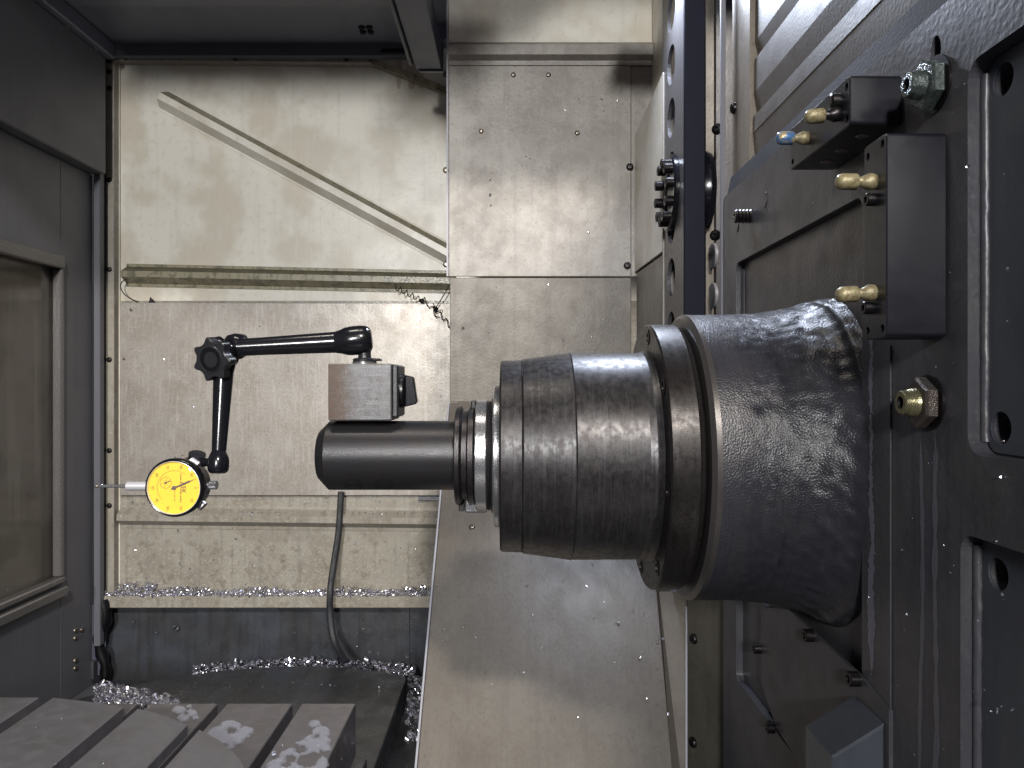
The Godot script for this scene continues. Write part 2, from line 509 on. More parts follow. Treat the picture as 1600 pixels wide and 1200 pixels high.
	M.pane = pane
	mat("window_frame", Color(0.43, 0.425, 0.425), 0.42, 0.5, null, r_fine, b_fine, 0.03, 4.0)
	mat("dial_yellow", Color(0.92, 0.765, 0.02), 0.5)
	mat("dial_ink", Color(0.42, 0.35, 0.04), 0.6)
	mat("needle", Color(0.40, 0.36, 0.34), 0.35, 0.6)
	mat("chrome", Color(0.86, 0.86, 0.88), 0.32, 0.55)
	var chip := mat("chip", Color(0.86, 0.86, 0.90), 0.22, 0.9)
	chip.resource_name = "chip"
	mat("swarf", Color(0.16, 0.15, 0.15), 0.4, 0.6)
	mat("hose", Color(0.15, 0.152, 0.17), 0.45, 0.0, null, r_fine, b_fine, 0.05, 6.0)
	mat("pale_edge", Color(0.60, 0.60, 0.63), 0.5, 0.1)
	mat("strip_edge", Color(0.42, 0.42, 0.45), 0.55, 0.0)
	var glass := StandardMaterial3D.new()
	glass.albedo_color = Color(1, 1, 1, 0.04)
	glass.transparency = BaseMaterial3D.TRANSPARENCY_ALPHA
	glass.roughness = 0.03
	M.crystal = glass
	var lampm := StandardMaterial3D.new()
	lampm.albedo_color = Color(0.9, 0.92, 1.0)
	lampm.emission_enabled = true
	lampm.emission = Color(0.93, 0.95, 1.0)
	lampm.emission_energy_multiplier = 2.0
	M.lamp = lampm

# ------------------------------------------------------------------ camera, light
func lamp(called: String, label: String, at: Vector3, look: Vector3, size: Vector2, energy: float, color: Color) -> void:
	var t := thing(called, label, "lamp", at)
	var b := Basis.looking_at((look - at).normalized(), Vector3(0.05, 0.1, 1).normalized())
	var xf := Transform3D(b, at)
	var h := MB.new()
	h.box(Vector3(-size.x / 2 - 0.015, -size.y / 2 - 0.015, 0.004), Vector3(size.x / 2 + 0.015, size.y / 2 + 0.015, 0.04), 0.004, xf)
	part("housing", h.mesh(), M.header_paint, t)
	var g := MB.new()
	g.box(Vector3(-size.x / 2, -size.y / 2, 0.0), Vector3(size.x / 2, size.y / 2, 0.0035), 0.0, xf)
	part("lamp_diffuser", g.mesh(), M.lamp, t)
	var l := AreaLight3D.new()
	l.name = "lamp_light"
	l.area_size = size
	l.light_energy = energy
	l.light_color = color
	l.area_normalize_energy = true
	l.area_range = 6.0
	l.shadow_enabled = true
	t.add_child(l, true)
	l.global_transform = Transform3D(b, at + b * Vector3(0, 0, -0.004))

func setup_view() -> void:
	var cam := Camera3D.new()
	cam.name = "camera"
	cam.position = Vector3(0, CY, 0)
	cam.fov = 53.13
	cam.near = 0.02
	cam.far = 50.0
	add_child(cam)
	cam.current = true
	var we := WorldEnvironment.new()
	we.name = "world_environment"
	var e := Environment.new()
	e.background_mode = Environment.BG_COLOR
	e.background_color = Color(0.28, 0.28, 0.32)
	e.background_energy_multiplier = 1.0
	e.tonemap_mode = Environment.TONE_MAPPER_LINEAR
	e.tonemap_exposure = 1.12
	e.sdfgi_enabled = true
	e.ssao_enabled = true
	e.ssil_enabled = true
	we.environment = e
	add_child(we)

func setup_lamps() -> void:
	lamp("workshop_lamp", "cool white workshop lamp far outside the open door, left of the other", Vector3(-0.62, CY + 1.06, 3.6), Vector3(-0.2, CY - 0.05, -1.6), Vector2(0.55, 0.24), 16.5, Color(0.985, 0.98, 0.97))
	lamp("workshop_lamp", "warm white workshop lamp far outside the open door, right of the other", Vector3(0.85, CY + 2.7, 3.6), Vector3(-0.1, CY - 0.05, -1.2), Vector2(0.5, 0.24), 24.0, Color(1.0, 0.97, 0.93))
	lamp("ceiling_lamp", "slim white lamp under the enclosure ceiling above the work table", Vector3(-0.22, CY + 0.775, -0.62), Vector3(-0.24, CY - 0.3, -0.75), Vector2(0.30, 0.05), 0.26, Color(1.0, 0.96, 0.90))
	lamp("column_lamp", "small white lamp high up beside the perforated rail", Vector3(0.20, CY + 0.64, -1.16), Vector3(0.2, CY - 0.1, -0.7), Vector2(0.08, 0.05), 0.42, Color(0.88, 0.92, 1.0))

# ------------------------------------------------------------------ shared shapes
func make_heads() -> void:
	var b := MB.new()
	b.lathe([Vector2(-0.05, 1.0), Vector2(0.28, 1.0), Vector2(0.62, 0.82), Vector2(0.74, 0.55), Vector2(0.74, 0.42), Vector2(0.35, 0.40), Vector2(0.35, 0.0)], Transform3D(), 16, 50)
	button_head = b.mesh()
	var s := MB.new()
	s.lathe([Vector2(-0.05, 0.9), Vector2(0.0, 1.0), Vector2(1.25, 1.0), Vector2(1.4, 0.88), Vector2(1.4, 0.55), Vector2(0.7, 0.52), Vector2(0.7, 0.0)], Transform3D(), 18, 30)
	socket_head = s.mesh()

# hat-shaped stiffener from a to b on a wall that faces +z; w overall width, h height
func hat(a: Vector3, b: Vector3, w: float, h: float, fl: float) -> ArrayMesh:
	var m := MB.new()
	var x := (b - a).normalized()
	var z := Vector3(0, 0, 1)
	var y := z.cross(x).normalized()
	var L := a.distance_to(b)
	var c := w * 0.5
	var poly := PackedVector2Array([Vector2(-c - fl, 0.0), Vector2(-c - fl, 0.0025), Vector2(-c, 0.003), Vector2(-c * 0.35, h), Vector2(c * 0.35, h), Vector2(c, 0.003), Vector2(c + fl, 0.0025), Vector2(c + fl, 0.0)])
	m.extrude(poly, L, Transform3D(Basis(y, z, x), a), 0.0006)
	return m.mesh()

# thin darker strip laid on the upper flank of such a stiffener
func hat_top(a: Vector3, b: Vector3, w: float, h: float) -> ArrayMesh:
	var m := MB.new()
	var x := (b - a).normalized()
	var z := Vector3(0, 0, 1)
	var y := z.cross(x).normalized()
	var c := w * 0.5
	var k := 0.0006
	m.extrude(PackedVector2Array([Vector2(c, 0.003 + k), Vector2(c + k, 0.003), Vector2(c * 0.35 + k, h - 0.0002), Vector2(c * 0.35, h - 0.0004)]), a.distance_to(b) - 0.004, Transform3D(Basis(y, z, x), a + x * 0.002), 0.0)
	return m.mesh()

# flat sheet with a body: polygon of place points on a plane facing out, given thickness backwards
func sheet(pts: Array, out: Vector3, t: float, ch := 0.0008) -> ArrayMesh:
	var z := out.normalized()
	var x: Vector3 = (pts[1] - pts[0]).normalized()
	x = (x - z * x.dot(z)).normalized()
	var y := z.cross(x)
	var b := Basis(x, y, z)
	var poly := PackedVector2Array()
	for p in pts:
		var q: Vector3 = b.inverse() * (p - pts[0])
		poly.append(Vector2(q.x, q.y))
	var m := MB.new()
	m.extrude(poly, -t, Transform3D(b, pts[0]), ch)
	return m.mesh()

# filled outline where fn(x, y) > 0, by marching squares; place(x, y) gives the point
func blob(fn: Callable, x0: float, x1: float, y0: float, y1: float, step: float, place: Callable, out: Vector3) -> ArrayMesh:
	var m := MB.new()
	var nx := int((x1 - x0) / step) + 1
	var ny := int((y1 - y0) / step) + 1
	var val := PackedFloat32Array()
	val.resize((nx + 1) * (ny + 1))
	for j in ny + 1:
		for i in nx + 1:
			val[j * (nx + 1) + i] = fn.call(x0 + i * step, y0 + j * step)
	for j in ny:
		for i in nx:
			var c := [Vector2(i, j), Vector2(i + 1, j), Vector2(i + 1, j + 1), Vector2(i, j + 1)]
			var q := []
			for k in 4:
				var a: Vector2 = c[k]
				var b: Vector2 = c[(k + 1) % 4]
				var fa := val[int(a.y) * (nx + 1) + int(a.x)]
				var fb := val[int(b.y) * (nx + 1) + int(b.x)]
				if fa > 0.0:
					q.append(a)
				if (fa > 0.0) != (fb > 0.0):
					q.append(a.lerp(b, fa / (fa - fb)))
			for k in range(1, q.size() - 1):
				var t := []
				for w in [q[0], q[k], q[k + 1]]:
					t.append(place.call(x0 + w.x * step, y0 + w.y * step))
				m.tri(t[0], t[1], t[2], out)
	return m.mesh()

# ------------------------------------------------------------------ far end of the enclosure
const WD := 1.95
func build_back_wall() -> void:
	var wall := thing("end_wall", "cream sheet metal end wall of the enclosure behind the stand", "wall", P(440, 900, WD))
	var m := MB.new()
	m.box(P(120, 945, WD) + Vector3(0, 0, -0.02), P(1020, -60, WD), 0.0)
	part("wall_sheet", m.mesh(), M.cream, wall)
	# lower, dirtier sheet under the rail
	m = MB.new()
	m.box(P(178, 930, WD) , P(1020, 470, WD - 0.004), 0.0)
	part("lower_sheet", m.mesh(), M.dirty_cream, wall)
	part("diagonal_stiffener", hat(P(256, 156, WD), P(702, 399, WD), 0.046, 0.034, 0.006), M.cream, wall)
	part("upper_flank_strip", hat_top(P(256, 156, WD), P(702, 399, WD), 0.046, 0.034), M.olive_cream, wall)  # olive strip over the upper flank only, darker than the cream
	part("upper_rib", hat(P(198, 430, WD), P(712, 441, WD), 0.042, 0.030, 0.008), M.olive_cream, wall)
	part("upper_flank_strip", hat_top(P(198, 430, WD), P(712, 441, WD), 0.042, 0.030), M.olive_dark, wall)  # darker olive on the upper flank of the rib
	part("lower_rib", hat(P(190, 806, WD - 0.004), P(712, 812, WD - 0.004), 0.044, 0.026, 0.008), M.dirty_cream, wall)
	m = MB.new()
	m.box(P(174, 942, WD - 0.004), P(700, 932, WD - 0.05), 0.002)
	part("ledge", m.mesh(), M.dirty_cream, wall)
	# edge flanges with their bolts
	m = MB.new()
	m.box(P(163, 935, WD), P(178, 84, WD - 0.03), 0.001)
	part("edge_flange", m.mesh(), M.dirty_cream, wall)
	m = MB.new()
	m.box(P(179, 930, WD), P(187, 96, WD - 0.006), 0.001)
	part("edge_strip", m.mesh(), M.cream, wall)
	for y in [95, 112, 138, 281, 421, 562, 704, 790]:
		bolt(wall, P(171, y, WD - 0.03), Vector3(0, 0, 1), 0.0065, M.dark_bolt, button_head)
	for y in [143, 284, 424, 565, 843]:
		bolt(wall, P(183, y + 1, WD - 0.006), Vector3(0, 0, 1), 0.005, M.zinc_bolt, button_head)
	part("top_flange", sheet([P(178, 86, WD - 0.03), P(573, 92, WD - 0.03), P(580, 98, WD - 0.03), P(178, 94, WD - 0.03)], Vector3(0, 0, 1), 0.028), M.dirty_cream, wall)
	for x in [197, 368, 541]:
		bolt(wall, P(x, 90 + x * 0.006, WD - 0.03), Vector3(0, 0, 1), 0.0055, M.dark_bolt, button_head)
	for y in [116, 266, 413]:
		bolt(wall, P(697, y, WD), Vector3(0, 0, 1), 0.008, M.zinc_bolt, button_head)
	part("slanted_flange", sheet([P(573, 90, WD - 0.02), P(586, 92, WD - 0.02), P(712, 141, WD - 0.02), P(712, 152, WD - 0.02), P(578, 99, WD - 0.02)], Vector3(0, 0, 1), 0.018), M.olive_cream, wall)
	# rust runs below the top beam
	var rm := StandardMaterial3D.new()
	rm.albedo_color = Color(0.66, 0.48, 0.24, 0.25)
	rm.transparency = BaseMaterial3D.TRANSPARENCY_ALPHA
	rm.roughness = 0.6
	var fn := func(x: float, y: float) -> float:
		return 0.012 * (0.55 + 0.45 * sin(x * 210.0 + 1.0) + 0.3 * sin(x * 97.0)) - absf(y) * 0.18 - maxf(0.0, absf(x) - 0.032) * 2.0
	part("rust_stain", blob(fn, -0.05, 0.05, -0.05, 0.05, 0.002, func(x, y): return P(640, 108, WD - 0.0012) + Vector3(x, y, 0), Vector3(0, 0, 1)), rm, wall)

	var plate := thing("splash_plate", "large plain grey steel plate screwed to end wall behind dial indicator", "plate", P(440, 773, WD - 0.02))
	part("plate_sheet", sheet([P(187, 774, WD - 0.018), P(716, 774, WD - 0.018), P(716, 474, WD - 0.018), P(187, 473, WD - 0.018)], Vector3(0, 0, 1), 0.006), M.steel_plate, plate)
	for w in [[205, 484], [194, 560], [690, 486], [205, 760]]:
		bolt(plate, P(w[0], w[1], WD - 0.018), Vector3(0, 0, 1), 0.004, M.zinc_bolt, button_head, "screw")
	m = MB.new()
	m.extrude(PackedVector2Array([Vector2(0, 0), Vector2(0.017, 0), Vector2(0.004, 0.014)]), 0.003, Transform3D(Basis(), P(233, 473, WD - 0.008)))
	part("clip", m.mesh(), M.gap_black, plate)
	m = MB.new()
	m.box(P(654, 781, WD - 0.012), P(692, 776, WD - 0.02), 0.0005)
	part("hinge_pin", m.mesh(), M.edge_steel, plate)

	# dark trough under the wall
	var back := thing("trough_wall", "dark wet sheet closing the chip trough below the ledge", "panel", P(400, 1040, WD - 0.01))
	part("left_sheet", sheet([P(165, 1075, WD - 0.007), P(320, 1075, WD - 0.007), P(320, 941, WD - 0.007), P(165, 941, WD - 0.007)], Vector3(0, 0, 1), 0.002), M.trough, back)
	part("middle_sheet", sheet([P(305, 1075, WD - 0.012), P(640, 1075, WD - 0.012), P(640, 941, WD - 0.012), P(305, 941, WD - 0.012)], Vector3(0, 0, 1), 0.004), M.trough, back)
	part("right_sheet", sheet([P(630, 1075, WD - 0.007), P(760, 1075, WD - 0.007), P(760, 941, WD - 0.007), P(630, 941, WD - 0.007)], Vector3(0, 0, 1), 0.002), M.trough, back)

	# left post and its black gaiter
	var post := thing("corner_post", "narrow grey corner post between sliding door and end wall", "post", P(156, 1000, 1.88))
	m = MB.new()
	m.box(P(146, 1010, 1.88), P(163, 74, 1.90), 0.0015)
	part("post_sheet", m.mesh(), M.door_paint, post)
	m = MB.new()
	m.box(P(163, 934, 1.91), P(166, 80, 1.93), 0.0005)
	part("seal_strip", m.mesh(), M.gap_black, post)
	m = MB.new()
	m.box(P(140, 1062, 1.88), P(153, 1030, 1.90), 0.001)
	part("foot_bracket", m.mesh(), M.edge_steel, post)
	var gait := thing("rubber_gaiter", "black rubber gaiter hanging in the lower left corner", "gaiter", P(160, 1060, 1.9))
	var pts := []
	var rad := []
	for i in 25:
		var k := i / 24.0
		pts.append(P(160 + 5.0 * sin(k * 9.0), 938 + k * 125.0, 1.905))
		rad.append(0.017 + 0.0022 * sin(k * 30.0) - 0.006 * k)
	m = MB.new()
	m.tube(pts, rad, 10)
	part("gaiter_sleeve", m.mesh(), M.black_plastic, gait)

	# hose
	pts = []
	rad = []
	var path := Curve3D.new()
	for w in [[533, 768, WD - 0.03], [529, 830, WD - 0.036], [520, 890, WD - 0.05], [516, 925, WD - 0.075], [516, 960, WD - 0.075], [522, 1000, WD - 0.09], [540, 1035, WD - 0.13]]:
		path.add_point(P(w[0], w[1], w[2]))
	for i in path.point_count:
		var a := path.get_point_position(maxi(i - 1, 0))
		var c := path.get_point_position(mini(i + 1, path.point_count - 1))
		path.set_point_in(i, (a - c) / 6.0)
		path.set_point_out(i, (c - a) / 6.0)
	var L := path.get_baked_length()
	for i in 40:
		pts.append(path.sample_baked(L * i / 39.0, true))
		rad.append(0.0080)
	m = MB.new()
	m.tube(pts, rad, 12, 0.55)
	one("drain_hose", m.mesh(), M.hose, "thin dark flat hose hanging down the end wall into the trough", "hose")

func build_left_and_top() -> void:
	var X := -1.03
	var door := thing("sliding_door", "large dark grey sliding door with a framed window at left", "door", Vector3(X, CY - 0.75, -1.4))
	var fold := 0.034
	# upper panel stands proud of the lower
	var m := MB.new()
	m.box(Vector3(X - 0.03, CY + 0.514, -1.885), Vector3(X + fold, CY + 0.80, -0.35), 0.003)
	part("upper_panel", m.mesh(), M.door_paint, door)
	# lower panel, cut round the window
	var wz0 := 0.0
	var wz1 := -1.752
	var wy0 := -0.452
	var wy1 := 0.292
	m = MB.new()
	m.box(Vector3(X - 0.03, CY - 0.78, -1.885), Vector3(X, CY + 0.512, wz1), 0.001)
	m.box(Vector3(X - 0.03, CY + wy1, wz1 + 0.001), Vector3(X, CY + 0.512, -0.35), 0.001)
	m.box(Vector3(X - 0.03, CY - 0.78, wz1 + 0.001), Vector3(X, CY + wy0, -0.35), 0.001)
	part("lower_panel", m.mesh(), M.door_paint, door)
	var win := part("window", MeshlessBox(Vector3(X - 0.025, CY + wy0, wz1), Vector3(X - 0.014, CY + wy1, -0.35)), M.pane, door)
	m = MB.new()
	m.box(Vector3(X - 0.012, CY + wy1 - 0.030, wz1), Vector3(X + 0.012, CY + wy1, -0.35), 0.003)
	m.box(Vector3(X - 0.012, CY + wy0, wz1), Vector3(X + 0.012, CY + wy0 + 0.014, -0.35), 0.003)
	m.box(Vector3(X - 0.012, CY + wy0 + 0.0145, wz1), Vector3(X + 0.010, CY + wy1 - 0.0305, wz1 + 0.013), 0.003)
	part("window_frame", m.mesh(), M.window_frame, win)
	m = MB.new()
	m.box(Vector3(X, CY + wy0 - 0.03, wz1 - 0.002), Vector3(X + 0.018, CY + wy0 - 0.008, -0.35), 0.003)
	part("drip_rail", m.mesh(), M.window_frame, door)
	for w in [[0.14, 1.86], [0.02, 1.86], [-0.1, 1.86]]:
		pass
	for w in [[117, 985], [127, 984], [117, 997], [117, 1032], [117, 1044]]:
		var d: float = -X * F / (800.0 - w[0])
		bolt(door, P(w[0], w[1], d), Vector3(1, 0, 0), 0.006, M.zinc_bolt, button_head)
	m = MB.new()
	m.box(Vector3(X + 0.001, CY - 0.775, -1.885), Vector3(X + 0.035, CY - 0.735, -0.35), 0.003)
	part("bottom_rail", m.mesh(), M.door_paint, door)

	var ceil := thing("ceiling_panel", "dark blue grey ceiling of the enclosure at upper left", "panel", Vector3(-0.4, CY + 0.84, -1.4))
	m = MB.new()
	m.box(Vector3(-1.09, CY + 0.842, -1.93), Vector3(0.6, CY + 0.87, -0.55), 0.002)
	part("ceiling_sheet", m.mesh(), M.header_paint, ceil)
	m = MB.new()
	m.box(Vector3(-0.93, CY + 0.80, -1.63), Vector3(-0.20, CY + 0.8415, -0.95), 0.004)
	part("ceiling_box", m.mesh(), M.header_paint, ceil)
	for w in [[565, 42], [577, 42], [567, 49], [579, 49]]:
		var d: float = 0.842 * F / (600.0 - w[1])
		bolt(ceil, P(w[0], w[1], d), Vector3(0, -1, 0), 0.008, M.gap_black, button_head, "vent_plug")
	var beam := thing("header_beam", "dark grey header beam across the top of the end wall", "beam", P(400, 80, 1.9))
	m = MB.new()
	m.box(P(168, 87, 1.90), P(640, 70, 1.925), 0.0015)
	part("beam_web", m.mesh(), M.door_paint, beam)
	m = MB.new()
	m.box(P(595, 82, 1.898), P(640, 76, 1.899), 0.0)
	part("slot", m.mesh(), M.gap_black, beam)
	m = MB.new()
	m.box(Vector3(X + 0.0, CY + 0.802, -1.90), Vector3(X + 0.05, CY + 0.8405, -0.35), 0.003)
	part("side_rail", m.mesh(), M.header_paint, beam)
	for d in [1.72, 1.84]:
		bolt(beam, Vector3(X + 0.03, CY + 0.802, -d), Vector3(0, -1, 0), 0.006, M.zinc_bolt, button_head)

	var ch := thing("channel_beam", "dark steel channel coming forward under the ceiling beside the column", "beam", P(672, 100, 1.7))
	m = MB.new()
	m.extrude(PackedVector2Array([Vector2(-0.212, 0.697), Vector2(-0.157, 0.697), Vector2(-0.157, 0.762), Vector2(-0.164, 0.762), Vector2(-0.164, 0.706), Vector2(-0.206, 0.706), Vector2(-0.206, 0.80), Vector2(-0.212, 0.80)]), 1.2, Transform3D(Basis(), Vector3(0, CY, -1.7)), 0.0006)
	part("channel", m.mesh(), M.header_paint, ch)
	m = MB.new()
	m.box(Vector3(-0.226, CY + 0.70, -1.69), Vector3(-0.218, CY + 0.715, -0.5), 0.002)
	part("cable_conduit", m.mesh(), M.door_paint, ch)
	m = MB.new()
	m.extrude(PackedVector2Array([Vector2(-0.206, 0.693), Vector2(-0.152, 0.693), Vector2(-0.152, 0.766), Vector2(-0.163, 0.766), Vector2(-0.163, 0.706), Vector2(-0.206, 0.703)]), 0.006, Transform3D(Basis(), Vector3(0, CY, -1.709)), 0.0006)
	part("end_bracket", m.mesh(), M.edge_steel, ch)
	part("back_sheet", sheet([P(640, 62, 1.80), P(720, 62, 1.80), P(720, -30, 1.80), P(640, -30, 1.80)], Vector3(0, 0, 1), 0.004), M.header_paint, ch)

func MeshlessBox(a: Vector3, b: Vector3) -> ArrayMesh:
	var m := MB.new()
	m.box(a, b, 0.0)
	return m.mesh()

# ------------------------------------------------------------------ column guards
const CD := 1.55
func slope_at(f: float, px: float) -> Vector3:          # the slanting lower guard: f 0 at its bend, 1 at the foot of the frame
	var d := CD * (1.0 - 0.345 * f)
	return Vector3(px * CD / F, CY + CD / F * (-30.0 - 363.0 * f), -d)

func build_column() -> void:
	var up := thing("upper_column_guard", "upper beige column guard with a horizontal bent rib", "panel", P(840, 430, CD))
	part("guard_sheet", sheet([P(701, 432, CD), P(986, 432, CD), P(986, 98, CD), P(701, 98, CD)], Vector3(0, 0, 1), 0.003, 0.0012), M.film, up)
	part("top_sheet", sheet([P(701, 72, CD), P(1019, 72, CD), P(1019, -40, CD), P(701, -40, CD)], Vector3(0, 0, 1), 0.004, 0.001), M.cream, up)
	part("corner_sheet", sheet([P(986, 432, CD + 0.004), P(1030, 432, CD + 0.004), P(1030, 60, CD + 0.004), P(986, 60, CD + 0.004)], Vector3(0, 0, 1), 0.003, 0.001), M.film, up)
	var rib := MB.new()
	rib.extrude(PackedVector2Array([Vector2(0, 0), Vector2(0.004, 0.0), Vector2(0.004, 0.009), Vector2(0.022, 0.014), Vector2(0.022, 0.034), Vector2(0.004, 0.046), Vector2(0, 0.046)]), 316.0 * CD / F,
		Transform3D(Basis(Vector3(0, 0, 1), Vector3.UP, Vector3(1, 0, 0)), P(702, 103, CD)), 0.0005)
	part("bent_rib", rib.mesh(), M.film, up)
	part("left_edge", MeshlessBox(P(698, 432, CD + 0.003), P(700.5, -40, CD - 0.002)), M.pale_edge, up)
	for w in [[802, 117], [857, 117], [752, 205], [902, 208]]:
		bolt(up, P(w[0], w[1], CD), Vector3(0, 0, 1), 0.005, M.zinc_bolt, button_head)
	for w in [[984, 261], [980, 415]]:
		bolt(up, P(w[0], w[1], CD - 0.001), Vector3(0, 0, 1), 0.0072, M.dark_bolt, button_head)

	var side := thing("column_side_guard", "pale side guard turning back from the column to the rail", "panel", P(1010, 430, CD))
	part("upper_side", sheet([Vector3(0.283, CY + 0.9, -CD), Vector3(0.283, CY + 0.9, -1.34), Vector3(0.283, CY + 0.2, -1.34), Vector3(0.283, CY + 0.2, -CD)], Vector3(-1, 0, 0), 0.004), M.cream, side)
	part("lower_side", sheet([Vector3(0.2475, CY + 0.502, -CD + 0.002), Vector3(0.2475, CY + 0.512, -1.262), Vector3(0.2475, CY + 0.218, -1.262), Vector3(0.2475, CY + 0.226, -CD + 0.002)], Vector3(-1, 0, 0), 0.003, 0.001), M.cream, side)
	part("foot_side", sheet([Vector3(0.251, CY + 0.2235, -CD + 0.002), Vector3(0.251, CY + 0.2155, -1.262), Vector3(0.251, CY - 0.6, -1.20), Vector3(0.251, CY - 0.6, -CD + 0.002)], Vector3(-1, 0, 0), 0.003, 0.001), M.film, side)
	part("front_flange", sheet([Vector3(0.2475, CY + 0.51, -1.261), Vector3(0.30, CY + 0.51, -1.261), Vector3(0.30, CY - 0.3, -1.261), Vector3(0.2475, CY - 0.3, -1.261)], Vector3(0, 0, 1), 0.003, 0.0008), M.film, side)
	for w in [[1011, 157], [1006, 170]]:
		bolt(side, onx(w[0], w[1], 0.283), Vector3(-1, 0, 0), 0.005, M.zinc_bolt, button_head)

	var low := thing("lower_column_guard", "lower grey column guard sloping forward under the spindle", "panel", P(840, 640, CD))
	part("upright_sheet", sheet([P(703, 628, CD + 0.002), P(986, 628, CD + 0.002), P(986, 434, CD + 0.002), P(703, 434, CD + 0.002)], Vector3(0, 0, 1), 0.003, 0.001), M.film_low, low)
	var nrm := (slope_at(0, 100) - slope_at(0, -100)).cross(slope_at(0, 0) - slope_at(1, 0)).normalized()
	if nrm.z < 0:
		nrm = -nrm
	part("sloping_sheet", sheet([slope_at(-0.005, -97), slope_at(1.25, -97), slope_at(1.25, 155), slope_at(0.62, 178), slope_at(-0.005, 190)], nrm, 0.003, 0.001), M.film_low, low)
	part("sheet_edge", sheet([slope_at(-0.0, -100), slope_at(1.25, -100), slope_at(1.25, -97.5), slope_at(-0.0, -97.5)], nrm, 0.012, 0.0006), M.pale_edge, low)
	bolt(low, slope_at(0.44, -53), nrm, 0.0055, M.zinc_bolt, button_head)
	# the fold up to the side plate
	var q0 := P(1030, 925, 1.215)
	var q1 := P(1056, 1290, 0.97)
	var q2 := P(1073, 1290, 0.985)
	var q3 := P(1073, 925, 1.20)
	var fm := MB.new()
	for k in [Vector3.ZERO, Vector3(0.002, 0, -0.003)]:
		fm.quad(q0 + k, q1 + k, q2 + k, q3 + k, Vector3(-0.5, 0.1, 0.85) if k == Vector3.ZERO else Vector3(0.5, -0.1, -0.85))
	part("side_fold", fm.mesh(), M.film_low, low)
	part("fold_lip", rod(P(1072.5, 948, 1.17), P(1072.5, 1290, 0.975), [Vector2(0, 0.0), Vector2(0, 0.0016), Vector2(1, 0.0016), Vector2(1, 0)], 8), M.pale_edge, low)

	var sp := thing("lower_side_plate", "greenish grey side plate with two dome screws under the housing", "panel", onx(1085, 1200, 0.262))
	var q := [P(1073.5, 880, 1.147), P(1073.5, 1420, 1.147), P(1156, 1420, 1.03), P(1156, 880, 1.03)]
	q[1].y = CY - 0.76
	q[2].y = CY - 0.76
	q[0].y = CY - 0.27
	q[3].y = CY - 0.27
	var sn := Vector3(-(q[2].z - q[1].z), 0, q[2].x - q[1].x).normalized()
	if sn.z < 0:
		sn = -sn
	part("plate_sheet", sheet(q, sn, 0.003, 0.001), M.plate_grey, sp)
	for w in [[1085, 998], [1084, 1160]]:
		bolt(sp, P(w[0], w[1], 1.129), sn, 0.0075, M.dark_bolt, button_head)

